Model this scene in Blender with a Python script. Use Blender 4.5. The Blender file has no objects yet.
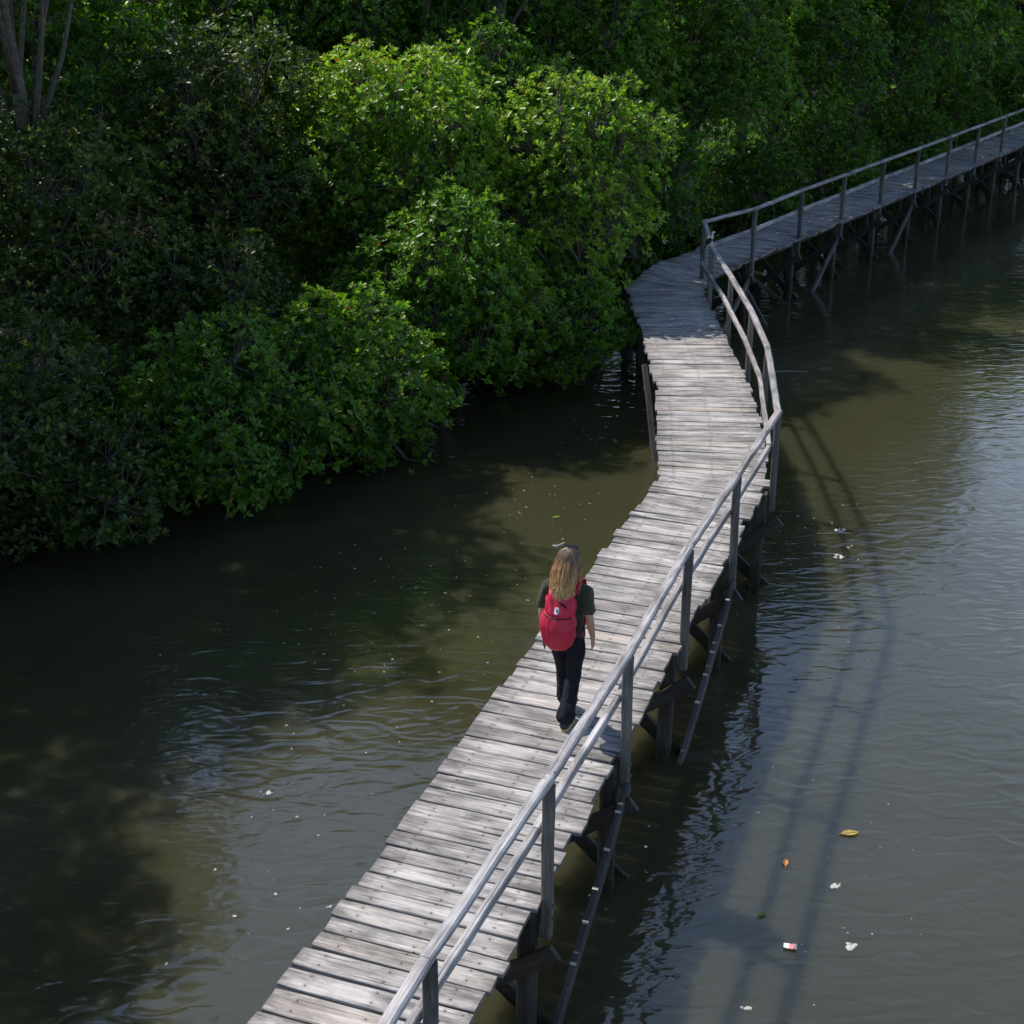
import bpy, bmesh, math, random
import numpy as np
from mathutils import Vector, Matrix, noise, Euler

R = math.radians
random.seed(7)
scene = bpy.context.scene
COL = scene.collection
WATER_Z = -1.3

# ------------------------------------------------------------------ helpers
def link(o):
    COL.objects.link(o)
    return o

def tag(o, label=None, cat=None, group=None, kind=None):
    if label: o['label'] = label
    if cat: o['category'] = cat
    if group: o['group'] = group
    if kind: o['kind'] = kind
    return o

def empty(name, loc=(0, 0, 0), rz=0.0):
    o = bpy.data.objects.new(name, None)
    o.location = loc
    o.rotation_euler = (0, 0, rz)
    o.empty_display_size = 0.2
    return link(o)

class MB:
    """collects geometry with a 'grain' vector (along, across, id) per vertex"""
    def __init__(s):
        s.v = []; s.f = []; s.g = []
    def add(s, verts, faces, grain=None):
        o = len(s.v)
        s.v += [tuple(p) for p in verts]
        s.f += [tuple(i + o for i in f) for f in faces]
        s.g += grain if grain else [(p[0], p[1], p[2]) for p in verts]
    def build(s, name, mat, parent=None, smooth=False):
        me = bpy.data.meshes.new(name)
        me.from_pydata(s.v, [], s.f)
        a = me.attributes.new('grain', 'FLOAT_VECTOR', 'POINT')
        a.data.foreach_set('vector', np.array(s.g, dtype=np.float32).ravel())
        if smooth:
            me.polygons.foreach_set('use_smooth', [True] * len(me.polygons))
        if mat: me.materials.append(mat)
        me.validate()
        o = bpy.data.objects.new(name, me)
        if parent: o.parent = parent
        return link(o)

def beam_into(mb, p0, p1, w, h, rng, up=(0, 0, 1), cham=0.15, segs=4, warp=0.004, taper=1.0):
    """weathered timber with chamfered section, slightly warped along its length"""
    p0 = Vector(p0); p1 = Vector(p1)
    d = p1 - p0; L = d.length; d.normalize()
    upv = Vector(up)
    if abs(d.dot(upv)) > 0.97: upv = Vector((0.35, 0.94, 0))
    s = d.cross(upv).normalized(); u = s.cross(d).normalized()
    c = min(w, h) * cham
    prof = [(-w/2 + c, -h/2), (w/2 - c, -h/2), (w/2, -h/2 + c), (w/2, h/2 - c),
            (w/2 - c, h/2), (-w/2 + c, h/2), (-w/2, h/2 - c), (-w/2, -h/2 + c)]
    n = len(prof); vs = []; gs = []; gid = rng.uniform(0, 100)
    for i in range(segs + 1):
        t = i / segs
        k = 1 + (taper - 1) * t
        off = s * rng.uniform(-warp, warp) + u * rng.uniform(-warp, warp)
        for q, (a, b) in enumerate(prof):
            vs.append(p0 + d * (L * t) + off + s * a * k + u * b * k)
            gs.append((L * t + gid * 3.1, a * 1.0 + b * 1.7, gid))
    fs = []
    for i in range(segs):
        for q in range(n):
            a = i * n + q; b = i * n + (q + 1) % n
            fs.append((a, b, b + n, a + n))
    fs.append(tuple(range(n - 1, -1, -1)))
    fs.append(tuple(range(segs * n, segs * n + n)))
    mb.add(vs, fs, gs)

def tube_into(mb, pts, rad, sides=6, cap=True):
    pts = [Vector(p) for p in pts]
    n = len(pts); vs = []; gs = []; L = 0
    ref = Vector((0.21, 0.93, 0.31)).normalized()
    gid = random.uniform(0, 50)
    for i, p in enumerate(pts):
        d = (pts[min(i + 1, n - 1)] - pts[max(i - 1, 0)])
        if d.length < 1e-6: d = Vector((0, 0, 1))
        d.normalize()
        if i: L += (p - pts[i - 1]).length
        s = d.cross(ref)
        if s.length < 1e-3: s = d.cross(Vector((1, 0, 0)))
        s.normalize(); u = s.cross(d)
        r = rad[i] if isinstance(rad, (list, tuple)) else rad
        for k in range(sides):
            a = 2 * math.pi * k / sides
            vs.append(p + (s * math.cos(a) + u * math.sin(a)) * r)
            gs.append((L + gid, a * 0.05, gid))
    fs = []
    for i in range(n - 1):
        for k in range(sides):
            a = i * sides + k; b = i * sides + (k + 1) % sides
            fs.append((a, b, b + sides, a + sides))
    if cap:
        fs.append(tuple(range(sides - 1, -1, -1)))
        fs.append(tuple(range((n - 1) * sides, n * sides)))
    mb.add(vs, fs, gs)

# ------------------------------------------------------------------ materials
def new_mat(name):
    m = bpy.data.materials.new(name); m.use_nodes = True
    nt = m.node_tree
    b = nt.nodes['Principled BSDF']
    return m, nt, b

def N(nt, typ, **kw):
    n = nt.nodes.new(typ)
    for k, v in kw.items():
        if k in n.inputs: n.inputs[k].default_value = v
        else: setattr(n, k, v)
    return n

def ramp(nt, stops, interp='LINEAR'):
    r = nt.nodes.new('ShaderNodeValToRGB')
    r.color_ramp.interpolation = interp
    e = r.color_ramp.elements
    while len(e) < len(stops): e.new(0.5)
    for i, (p, c) in enumerate(stops):
        e[i].position = p
        e[i].color = (c[0], c[1], c[2], 1) if hasattr(c, '__len__') else (c, c, c, 1)
    return r

def mixc(nt, fac, a, b, mode='MIX'):
    m = nt.nodes.new('ShaderNodeMix'); m.data_type = 'RGBA'; m.blend_type = mode
    for idx, val in ((0, fac), (6, a), (7, b)):
        if isinstance(val, (int, float)): m.inputs[idx].default_value = val
        elif isinstance(val, (tuple, list)): m.inputs[idx].default_value = (val[0], val[1], val[2], 1)
        else: nt.links.new(val, m.inputs[idx])
    return m.outputs[2]

def wood_mat(name, light, mid, dark, warm, rough=0.8, stain=0.5, boards=False):
    """grey weathered timber: streaks follow the grain attribute"""
    m, nt, b = new_mat(name)
    L = nt.links
    at = N(nt, 'ShaderNodeAttribute', attribute_name='grain')
    mp = N(nt, 'ShaderNodeMapping'); mp.inputs['Scale'].default_value = (1.6, 42, 1)
    L.new(at.outputs['Vector'], mp.inputs['Vector'])
    n1 = N(nt, 'ShaderNodeTexNoise', Scale=1.0, Detail=7.0, Roughness=0.68, Distortion=0.6)
    L.new(mp.outputs['Vector'], n1.inputs['Vector'])
    r1 = ramp(nt, [(0.28, dark), (0.45, mid), (0.62, light), (0.8, [min(1, c * 1.12) for c in light])])
    L.new(n1.outputs['Fac'], r1.inputs['Fac'])
    # broad patches along the plank
    mp2 = N(nt, 'ShaderNodeMapping'); mp2.inputs['Scale'].default_value = (2.2, 6, 1)
    L.new(at.outputs['Vector'], mp2.inputs['Vector'])
    n2 = N(nt, 'ShaderNodeTexNoise', Scale=1.0, Detail=4.0, Roughness=0.6)
    L.new(mp2.outputs['Vector'], n2.inputs['Vector'])
    r2 = ramp(nt, [(0.35, 1 - stain), (0.6, 1.0)])
    L.new(n2.outputs['Fac'], r2.inputs['Fac'])
    c = mixc(nt, 1.0, r1.outputs['Color'], r2.outputs['Color'], 'MULTIPLY')
    # per board tone from the id in z
    sep = N(nt, 'ShaderNodeSeparateXYZ'); L.new(at.outputs['Vector'], sep.inputs[0])
    wn = N(nt, 'ShaderNodeTexWhiteNoise', noise_dimensions='1D'); L.new(sep.outputs['Z'], wn.inputs['W'])
    rb = ramp(nt, [(0.0, 0.72), (0.5, 0.95), (1.0, 1.12)])
    L.new(wn.outputs['Value'], rb.inputs['Fac'])
    c = mixc(nt, 1.0, c, rb.outputs['Color'], 'MULTIPLY')
    sc = N(nt, 'ShaderNodeSeparateColor'); L.new(wn.outputs['Color'], sc.inputs[0])
    rw = ramp(nt, [(0.76, 0.0), (1.0, 0.5)])
    L.new(sc.outputs[1], rw.inputs['Fac'])
    mfac = N(nt, 'ShaderNodeMath', operation='MULTIPLY'); L.new(rw.outputs['Color'], mfac.inputs[0]); L.new(n2.outputs['Fac'], mfac.inputs[1])
    c = mixc(nt, mfac.outputs[0], c, warm)
    # knots, cracks and insect holes
    mp3 = N(nt, 'ShaderNodeMapping'); mp3.inputs['Scale'].default_value = (9, 22, 1)
    L.new(at.outputs['Vector'], mp3.inputs['Vector'])
    vo = N(nt, 'ShaderNodeTexVoronoi', Scale=1.0, Randomness=1.0); L.new(mp3.outputs['Vector'], vo.inputs['Vector'])
    rv = ramp(nt, [(0.07, 1.0), (0.13, 0.0)]); L.new(vo.outputs['Distance'], rv.inputs['Fac'])
    n4 = N(nt, 'ShaderNodeTexNoise', Scale=0.9, Detail=1.0); L.new(at.outputs['Vector'], n4.inputs['Vector'])
    r4 = ramp(nt, [(0.5, 0.0), (0.62, 1.0)]); L.new(n4.outputs['Fac'], r4.inputs['Fac'])
    mk = N(nt, 'ShaderNodeMath', operation='MULTIPLY'); L.new(rv.outputs['Color'], mk.inputs[0]); L.new(r4.outputs['Color'], mk.inputs[1])
    mp5 = N(nt, 'ShaderNodeMapping'); mp5.inputs['Scale'].default_value = (1.1, 75, 1)
    L.new(at.outputs['Vector'], mp5.inputs['Vector'])
    n5 = N(nt, 'ShaderNodeTexNoise', Scale=1.0, Detail=3.0, Roughness=0.5, Distortion=0.3); L.new(mp5.outputs['Vector'], n5.inputs['Vector'])
    r5 = ramp(nt, [(0.66, 0.0), (0.72, 0.8)]); L.new(n5.outputs['Fac'], r5.inputs['Fac'])
    mx = N(nt, 'ShaderNodeMath', operation='MAXIMUM'); L.new(mk.outputs[0], mx.inputs[0]); L.new(r5.outputs['Color'], mx.inputs[1])
    c = mixc(nt, mx.outputs[0], c, [x * 0.35 for x in dark])
    if boards:
        sx = N(nt, 'ShaderNodeSeparateXYZ'); L.new(at.outputs['Vector'], sx.inputs[0])
        def mth(op, a_, b_=None):
            n_ = N(nt, 'ShaderNodeMath', operation=op)
            for i_, q_ in enumerate((a_, b_)):
                if q_ is None: continue
                if isinstance(q_, (int, float)): n_.inputs[i_].default_value = q_
                else: L.new(q_, n_.inputs[i_])
            return n_.outputs[0]
        u = mth('MODULO', sx.outputs['X'], 10.0)
        ctr = mth('ABSOLUTE', mth('SUBTRACT', u, 0.65))
        du = mth('MINIMUM', ctr, mth('ABSOLUTE', mth('SUBTRACT', ctr, 0.468)))
        dv = mth('ABSOLUTE', mth('SUBTRACT', mth('ABSOLUTE', mth('SUBTRACT', sx.outputs['Y'], 0.092)), 0.047))
        dd_ = mth('SQRT', mth('ADD', mth('MULTIPLY', du, du), mth('MULTIPLY', dv, dv)))
        rn = ramp(nt, [(0.0055, 1.0), (0.0085, 0.0)]); L.new(dd_, rn.inputs['Fac'])
        rr_ = ramp(nt, [(0.008, 0.55), (0.034, 0.0)]); L.new(dd_, rr_.inputs['Fac'])
        c = mixc(nt, mth('MULTIPLY', rr_.outputs['Color'], n2.outputs['Fac']), c, (0.12, 0.085, 0.065))
        c = mixc(nt, rn.outputs['Color'], c, (0.02, 0.017, 0.016))
        # weathered, blackened board ends: irregular blotches reaching in from the ends
        ne = N(nt, 'ShaderNodeTexNoise', Scale=1.0, Detail=5.0, Roughness=0.65); mpe = N(nt, 'ShaderNodeMapping'); mpe.inputs['Scale'].default_value = (4, 14, 1)
        L.new(at.outputs['Vector'], mpe.inputs['Vector']); L.new(mpe.outputs[0], ne.inputs['Vector'])
        ed = mth('SUBTRACT', mth('ADD', mth('MULTIPLY', ctr, 0.75), mth('MULTIPLY', ne.outputs['Fac'], 0.95)), 0.72)
        re_ = ramp(nt, [(0.10, 0.0), (0.30, 0.72)]); L.new(ed, re_.inputs['Fac'])
        c = mixc(nt, re_.outputs['Color'], c, [x * 0.75 for x in dark])
        # deep splits
        nsp = N(nt, 'ShaderNodeTexNoise', Scale=1.0, Detail=2.0, Roughness=0.5, Distortion=0.5); mps = N(nt, 'ShaderNodeMapping'); mps.inputs['Scale'].default_value = (0.9, 48, 1)
        L.new(at.outputs['Vector'], mps.inputs['Vector']); L.new(mps.outputs[0], nsp.inputs['Vector'])
        rs = ramp(nt, [(0.665, 0.0), (0.70, 0.85)]); L.new(nsp.outputs['Fac'], rs.inputs['Fac'])
        c = mixc(nt, rs.outputs['Color'], c, [x * 0.4 for x in dark])
    L.new(c, b.inputs['Base Color'])
    b.inputs['Roughness'].default_value = rough
    b.inputs['Specular IOR Level'].default_value = 0.25
    bp = N(nt, 'ShaderNodeBump', Strength=0.6, Distance=0.006)
    hs = N(nt, 'ShaderNodeMath', operation='SUBTRACT'); L.new(n1.outputs['Fac'], hs.inputs[0]); L.new(mx.outputs[0], hs.inputs[1])
    L.new(hs.outputs[0], bp.inputs['Height'])
    L.new(bp.outputs['Normal'], b.inputs['Normal'])
    return m

M = {}
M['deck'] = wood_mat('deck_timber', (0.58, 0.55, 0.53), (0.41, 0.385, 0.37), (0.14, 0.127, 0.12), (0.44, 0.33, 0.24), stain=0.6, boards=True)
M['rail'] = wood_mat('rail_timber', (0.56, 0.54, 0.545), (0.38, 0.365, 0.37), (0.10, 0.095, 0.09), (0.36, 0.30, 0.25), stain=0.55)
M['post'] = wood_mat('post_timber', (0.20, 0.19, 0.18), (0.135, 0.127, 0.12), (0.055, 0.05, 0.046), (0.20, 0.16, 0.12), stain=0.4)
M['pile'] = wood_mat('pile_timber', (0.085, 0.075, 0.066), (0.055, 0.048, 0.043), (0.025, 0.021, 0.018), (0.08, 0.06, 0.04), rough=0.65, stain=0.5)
def tide_band(m):
    nt = m.node_tree; L = nt.links; b = nt.nodes['Principled BSDF']
    src = b.inputs['Base Color'].links[0].from_socket
    ge = N(nt, 'ShaderNodeNewGeometry'); sp = N(nt, 'ShaderNodeSeparateXYZ'); L.new(ge.outputs['Position'], sp.inputs[0])
    n = N(nt, 'ShaderNodeTexNoise', Scale=9.0, Detail=4.0); L.new(ge.outputs['Position'], n.inputs['Vector'])
    a = N(nt, 'ShaderNodeMath', operation='MULTIPLY_ADD'); L.new(n.outputs['Fac'], a.inputs[0]); a.inputs[1].default_value = 0.45; L.new(sp.outputs['Z'], a.inputs[2])
    r = ramp(nt, [(0.0, 0.0), (1.0, 1.0)])
    mr_ = N(nt, 'ShaderNodeMapRange'); L.new(a.outputs[0], mr_.inputs['Value']); mr_.inputs['From Min'].default_value = -0.95; mr_.inputs['From Max'].default_value = -0.75; mr_.inputs['To Min'].default_value = 1.0; mr_.inputs['To Max'].default_value = 0.0
    c = mixc(nt, mr_.outputs['Result'], src, (0.018, 0.017, 0.010))
    v = N(nt, 'ShaderNodeTexVoronoi', Scale=38.0); L.new(ge.outputs['Position'], v.inputs['Vector'])
    rv = ramp(nt, [(0.16, 0.8), (0.26, 0.0)]); L.new(v.outputs['Distance'], rv.inputs['Fac'])
    mm = N(nt, 'ShaderNodeMath', operation='MULTIPLY'); L.new(rv.outputs['Color'], mm.inputs[0]); L.new(mr_.outputs['Result'], mm.inputs[1])
    c = mixc(nt, mm.outputs[0], c, (0.16, 0.15, 0.12))
    L.new(c, b.inputs['Base Color'])
tide_band(M['pile'])
M['brace'] = wood_mat('brace_timber', (0.15, 0.14, 0.14), (0.11, 0.10, 0.10), (0.05, 0.045, 0.045), (0.12, 0.09, 0.07), stain=0.4)

def simple_mat(name, col, rough=0.7, spec=0.3, var=0.25, scale=40, bump=0.0, coord='Object', metallic=0.0, sheen=0.0):
    m, nt, b = new_mat(name); L = nt.links
    tc = N(nt, 'ShaderNodeTexCoord')
    n = N(nt, 'ShaderNodeTexNoise', Scale=float(scale), Detail=5.0, Roughness=0.6)
    L.new(tc.outputs[coord], n.inputs['Vector'])
    r = ramp(nt, [(0.3, [c * (1 - var) for c in col]), (0.7, [min(1, c * (1 + var)) for c in col])])
    L.new(n.outputs['Fac'], r.inputs['Fac'])
    L.new(r.outputs['Color'], b.inputs['Base Color'])
    b.inputs['Roughness'].default_value = rough
    b.inputs['Specular IOR Level'].default_value = spec
    b.inputs['Metallic'].default_value = metallic
    b.inputs['Sheen Weight'].default_value = sheen
    if bump:
        bp = N(nt, 'ShaderNodeBump', Strength=0.5, Distance=bump)
        L.new(n.outputs['Fac'], bp.inputs['Height']); L.new(bp.outputs['Normal'], b.inputs['Normal'])
    return m

def leaf_mat(name, stops, transl=0.28, rough=0.36):
    m, nt, b = new_mat(name); L = nt.links
    at = N(nt, 'ShaderNodeAttribute', attribute_name='tint')
    r = ramp(nt, stops); L.new(at.outputs['Fac'], r.inputs['Fac'])
    L.new(r.outputs['Color'], b.inputs['Base Color'])
    b.inputs['Roughness'].default_value = rough
    b.inputs['Specular IOR Level'].default_value = 0.42
    tr = N(nt, 'ShaderNodeBsdfTranslucent')
    tcol = mixc(nt, 1.0, r.outputs['Color'], (2.0, 2.1, 0.8), 'MULTIPLY')
    L.new(tcol, tr.inputs['Color'])
    mx = N(nt, 'ShaderNodeMixShader'); mx.inputs[0].default_value = transl
    L.new(b.outputs[0], mx.inputs[1]); L.new(tr.outputs[0], mx.inputs[2])
    out = nt.nodes['Material Output']; L.new(mx.outputs[0], out.inputs['Surface'])
    return m

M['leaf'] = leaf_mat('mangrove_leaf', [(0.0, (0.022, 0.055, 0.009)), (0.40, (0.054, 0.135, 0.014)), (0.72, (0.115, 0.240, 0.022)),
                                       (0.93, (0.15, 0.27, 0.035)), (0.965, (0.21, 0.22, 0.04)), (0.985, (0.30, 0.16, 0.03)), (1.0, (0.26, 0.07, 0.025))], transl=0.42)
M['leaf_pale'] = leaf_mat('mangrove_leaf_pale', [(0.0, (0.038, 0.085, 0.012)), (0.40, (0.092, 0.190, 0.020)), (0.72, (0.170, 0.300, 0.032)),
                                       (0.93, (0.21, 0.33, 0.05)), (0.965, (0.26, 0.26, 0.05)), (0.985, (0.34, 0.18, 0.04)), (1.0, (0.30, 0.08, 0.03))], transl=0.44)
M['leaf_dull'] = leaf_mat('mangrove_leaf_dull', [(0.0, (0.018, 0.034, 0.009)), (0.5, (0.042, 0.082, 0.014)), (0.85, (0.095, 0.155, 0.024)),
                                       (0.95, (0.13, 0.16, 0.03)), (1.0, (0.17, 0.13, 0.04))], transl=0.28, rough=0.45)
M['bark'] = simple_mat('mangrove_bark', (0.13, 0.115, 0.095), rough=0.85, var=0.5, scale=14, bump=0.01)

# ------------------------------------------------------------------ boardwalk plan
# stations: left edge, right edge of the deck (metres)
d1 = Vector((0.3457, 0.9383)); n1 = Vector((0.9383, -0.3457))
def sec1(s):
    l = Vector((-1.62, 7.03)) + d1 * s
    return (l, l + n1 * 1.276)
d3 = Vector((0.5705, 0.8213)); n3 = Vector((0.8213, -0.5705))
def sec3(s):
    l = Vector((3.51, 28.36)) + d3 * s
    return (l, l + n3 * 1.297)
STN = [sec1(-3.2), sec1(9.35),
       (Vector((1.78, 16.30)), Vector((3.02, 15.95))),
       (Vector((1.86, 17.55)), Vector((3.24, 17.45))),
       (Vector((2.05, 19.60)), Vector((3.40, 19.55))),
       (Vector((2.08, 22.70)), Vector((3.39, 22.70))),
       (Vector((2.04, 25.60)), Vector((3.36, 25.30))),
       (Vector((2.72, 27.30)), Vector((3.72, 26.35))),
       sec3(0.0), sec3(25.0)]

def add_plank(mb, l0, l1, r0, r1, z0, thick, rng):
    """one board between its four corners; ragged ends, slight cup and twist"""
    segs = 6; gid = float(rng.randint(0, 390))
    exl = rng.gauss(0, 0.017); exr = rng.gauss(0, 0.020)
    ax = ((r0 + r1) / 2 - (l0 + l1) / 2).normalized()
    l0 = l0 - ax * (exl + rng.uniform(-.006, .006)); l1 = l1 - ax * (exl + rng.uniform(-.006, .006))
    r0 = r0 + ax * (exr + rng.uniform(-.006, .006)); r1 = r1 + ax * (exr + rng.uniform(-.006, .006))
    tw = rng.gauss(0, 0.003); zl = z0 + rng.gauss(0, 0.004); zr = z0 + rng.gauss(0, 0.004)
    vs = []; gs = []
    W = (l1 - l0).length
    for i in range(segs + 1):
        t = i / segs
        e0 = l0.lerp(r0, t); e1 = l1.lerp(r1, t)
        w = e1 - e0
        j0 = rng.uniform(0, 0.004); j1 = rng.uniform(0, 0.004)
        if i in (0, segs): j0 += rng.uniform(0, 0.008); j1 += rng.uniform(0, 0.008)
        wn = w.normalized()
        e0 = e0 + wn * j0; e1 = e1 - wn * j1
        z = zl + (zr - zl) * t; k = tw * (1 - 2 * t)
        c = 0.005
        prof = [(e0, z - thick - k), (e0, z - c - k), (e0 + wn * c, z - k), (e0.lerp(e1, .5), z + 0.001),
                (e1 - wn * c, z + k), (e1, z - c + k), (e1, z - thick + k)]
        for p, zz in prof:
            vs.append((p.x, p.y, zz))
            gs.append((t * 1.3 + gid * 10.0, (p - e0).length + (0.3 if zz < z - thick / 2 else 0), gid))
    n = 7; fs = []
    for i in range(segs):
        for q in range(n):
            a = i * n + q; b = i * n + (q + 1) % n
            fs.append((a, a + n, b + n, b))
    fs.append(tuple(range(n))); fs.append(tuple(range(segs * n + n - 1, segs * n - 1, -1)))
    mb.add(vs, fs, gs)

walk = empty('boardwalk', (0.0, 6.0, WATER_Z))
tag(walk, 'weathered grey timber boardwalk on piles, railed along one side, curving over the water', 'boardwalk')
WOFF = Vector(walk.location)

def wbuild(mb, name, mat, smooth=False):
    mb.v = [(p[0] - WOFF.x, p[1] - WOFF.y, p[2] - WOFF.z) for p in mb.v]
    return mb.build(name, mat, walk, smooth)

rng = random.Random(11)
deck = MB()
for (L0, R0), (L1, R1) in zip(STN[:-1], STN[1:]):
    ln = ((L1 - L0).length + (R1 - R0).length) / 2
    n = max(1, round(ln / (0.197 if L0.y < 16 else 0.205)))
    cuts = [0.0]
    ws = [rng.uniform(0.82, 1.18) for _ in range(n)]
    tot = sum(ws)
    for w in ws: cuts.append(cuts[-1] + w / tot)
    for i in range(n):
        a, b = cuts[i], cuts[i + 1]
        gap = rng.choice([0.008, 0.010, 0.012, 0.014, 0.016, 0.020, 0.028]) / ln
        g2 = gap * rng.uniform(0.5, 1.2)
        add_plank(deck, L0.lerp(L1, a + gap / 2), L0.lerp(L1, b - gap / 2),
                  R0.lerp(R1, a + g2 / 2), R0.lerp(R1, b - g2 / 2), 0.0, 0.036, rng)
wbuild(deck, 'deck', M['deck'])

# long beams under the planks
def inner(st, f):
    return st[0].lerp(st[1], f)
for f in (0.14, 0.5, 0.86):
    mb = MB()
    for a, b in zip(STN[:-1], STN[1:]):
        p, q = inner(a, f), inner(b, f)
        beam_into(mb, (p.x, p.y, -0.105), (q.x, q.y, -0.105), 0.07, 0.125, rng, segs=6, warp=0.003)
    wbuild(mb, 'stringer', M['pile'])

# railing along the right-hand edge
POSTS = [(-1.16, 4.72), (-0.51, 6.51), (0.20, 8.28), (0.88, 10.08), (1.57, 12.06), (2.29, 13.92), (3.03, 15.86),
         (3.34, 18.50), (3.41, 20.38), (3.42, 22.55), (3.37, 24.55), (3.44, 26.20), (4.61, 27.76), (5.85, 29.66), (7.11, 31.50),
         (8.39, 33.36), (9.66, 35.20), (10.93, 37.05), (12.18, 38.88), (13.44, 40.72), (14.71, 42.55), (15.97, 44.37), (17.23, 46.19)]
PV = [Vector(p) for p in POSTS]
RAIL_H = [.95, .95, .95, .95, .96, .95, .95, .95, .94, .92, .93, 1.04, .97, .97, .96, .96, .95, .95, .95, .95, .96, .95, .95]
def side_dir(i):
    a = PV[max(0, i - 1)]; b = PV[min(len(PV) - 1, i + 1)]
    d = (b - a).normalized()
    return d, Vector((d.y, -d.x))       # along, outward (right)
for i, p in enumerate(PV):
    d, o = side_dir(i)
    mb = MB()
    bot = rng.uniform(-0.36, -0.24)
    q = p + o * 0.045
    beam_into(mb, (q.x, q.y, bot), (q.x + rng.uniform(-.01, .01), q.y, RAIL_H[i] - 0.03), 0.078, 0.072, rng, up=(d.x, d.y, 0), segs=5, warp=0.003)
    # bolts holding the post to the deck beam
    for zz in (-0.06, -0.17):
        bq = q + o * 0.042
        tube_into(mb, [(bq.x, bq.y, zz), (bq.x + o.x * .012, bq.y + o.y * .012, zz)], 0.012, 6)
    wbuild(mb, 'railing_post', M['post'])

hr = MB(); mr = MB()
for i in range(len(PV) - 1):
    d0, o0 = side_dir(i); d1_, o1 = side_dir(i + 1)
    a = PV[i] + o0 * 0.04; b = PV[i + 1] + o1 * 0.04
    dd = (b - a).normalized()
    ov = 0.03
    za, zb = RAIL_H[i], RAIL_H[i + 1]
    lift = 0.003 if i % 2 else 0.0
    if i == 10:
        za = RAIL_H[10] + .004
    beam_into(hr, (a.x - dd.x * ov, a.y - dd.y * ov, za + lift), (b.x + dd.x * ov, b.y + dd.y * ov, zb + lift), 0.078, 0.060, rng, segs=8, warp=0.004, cham=0.22)
    ia = PV[i] - o0 * 0.035; ib = PV[i + 1] - o1 * 0.035
    zm = 0.53
    if i == 9:   # runs on a little past its last post
        ib = ib + dd * 0.55
    if i == 10: continue
    beam_into(mr, (ia.x - dd.x * .02, ia.y - dd.y * .02, zm + lift + rng.uniform(-.01, .01)), (ib.x + dd.x * .02, ib.y + dd.y * .02, zm + lift + rng.uniform(-.01, .01)), 0.052, 0.075, rng, segs=8, warp=0.004, cham=0.15)
wbuild(hr, 'handrail', M['rail'])
wbuild(mr, 'middle_rail', M['rail'])

# piles, cap beams and cross braces: one bent per post
BENT_L = {}
for i, p in enumerate(PV):
    d, o = side_dir(i)
    rp = p - o * 0.075 - d * 0.03
    lp = p - o * (1.12 if i not in (11,) else 1.35) - d * 0.03
    for q, nm in ((rp, 'r'), (lp, 'l')):
        mb = MB()
        lean = Vector((rng.uniform(-.05, .05), rng.uniform(-.05, .05)))
        if i in (8, 7) and nm == 'l': lean += Vector((0.0, -0.03))
        beam_into(mb, (q.x + lean.x, q.y + lean.y, -2.6), (q.x, q.y, -0.045), 0.135, 0.135, rng, up=(d.x, d.y, 0), segs=6, warp=0.006, cham=0.2)
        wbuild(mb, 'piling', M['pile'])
    mb = MB()
    a = lp - o * 0.12; b = rp + o * 0.05
    beam_into(mb, (a.x + d.x * .10, a.y + d.y * .10, -0.235), (b.x + d.x * .10, b.y + d.y * .10, -0.235), 0.07, 0.13, rng, segs=4)
    wbuild(mb, 'cap_beam', M['pile'])
    # one brace climbs to the right, the other drops to the right
    mb = MB()
    a = lp - o * 0.05 - d * 0.11; b = rp + o * 0.24 - d * 0.11
    beam_into(mb, (a.x, a.y, -1.38), (b.x, b.y, -0.34), 0.045, 0.135, rng, segs=4)
    wbuild(mb, 'cross_brace', M['pile'])
    mb = MB()
    a = lp + d * 0.19; b = rp + o * 0.18 + d * 0.19
    beam_into(mb, (a.x, a.y, -0.33), (b.x, b.y, -1.42), 0.045, 0.135, rng, segs=4)
    wbuild(mb, 'cross_brace', M['pile'])

# long slanting side braces on the outer face, with pale cleats
cleat_mat = simple_mat('pale_cleat', (0.55, 0.52, 0.46), rough=0.7, var=0.2)
for i in (3, 5, 8, 10, 12, 14, 16):
    d, o = side_dir(i)
    p = PV[i] + o * 0.07
    run = 2.5 if i < 6 else 1.7
    top = Vector((p.x, p.y, -0.27)); bot = Vector((p.x - d.x * run, p.y - d.y * run, -1.60))
    mb = MB()
    beam_into(mb, bot, top, 0.05, 0.115, rng, segs=6)
    ob = wbuild(mb, 'side_brace', M['brace'])
    if i in (3, 5):
        nn = (top - bot).normalized(); upn = Vector((0, 0, 1)); sd = nn.cross(upn).normalized(); un = sd.cross(nn)
        for t in (0.44, 0.56, 0.66, 0.78, 0.90):
            c = bot.lerp(top, t) + un * 0.061
            cm = MB(); beam_into(cm, c - nn * 0.011, c + nn * 0.011, 0.048, 0.010, rng, segs=1, warp=0)
            cm.v = [(a - WOFF.x, b - WOFF.y, c_ - WOFF.z) for a, b, c_ in cm.v]
            cm.build('cleat', cleat_mat, ob)

# the odd leaning strut at the far left of the deck
mb = MB(); beam_into(mb, (2.02, 21.2, -0.12), (2.18, 19.9, -1.7), 0.09, 0.06, rng, segs=4); wbuild(mb, 'side_brace', M['brace'])
mb = MB(); beam_into(mb, (4.4, 28.1, -0.35), (5.15, 27.6, -1.6), 0.05, 0.10, rng, segs=4); wbuild(mb, 'side_brace', M['brace'])
mb = MB(); beam_into(mb, (4.75, 29.2, -0.6), (5.9, 29.3, -1.5), 0.05, 0.09, rng, segs=4); wbuild(mb, 'side_brace', M['pile'])

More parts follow.
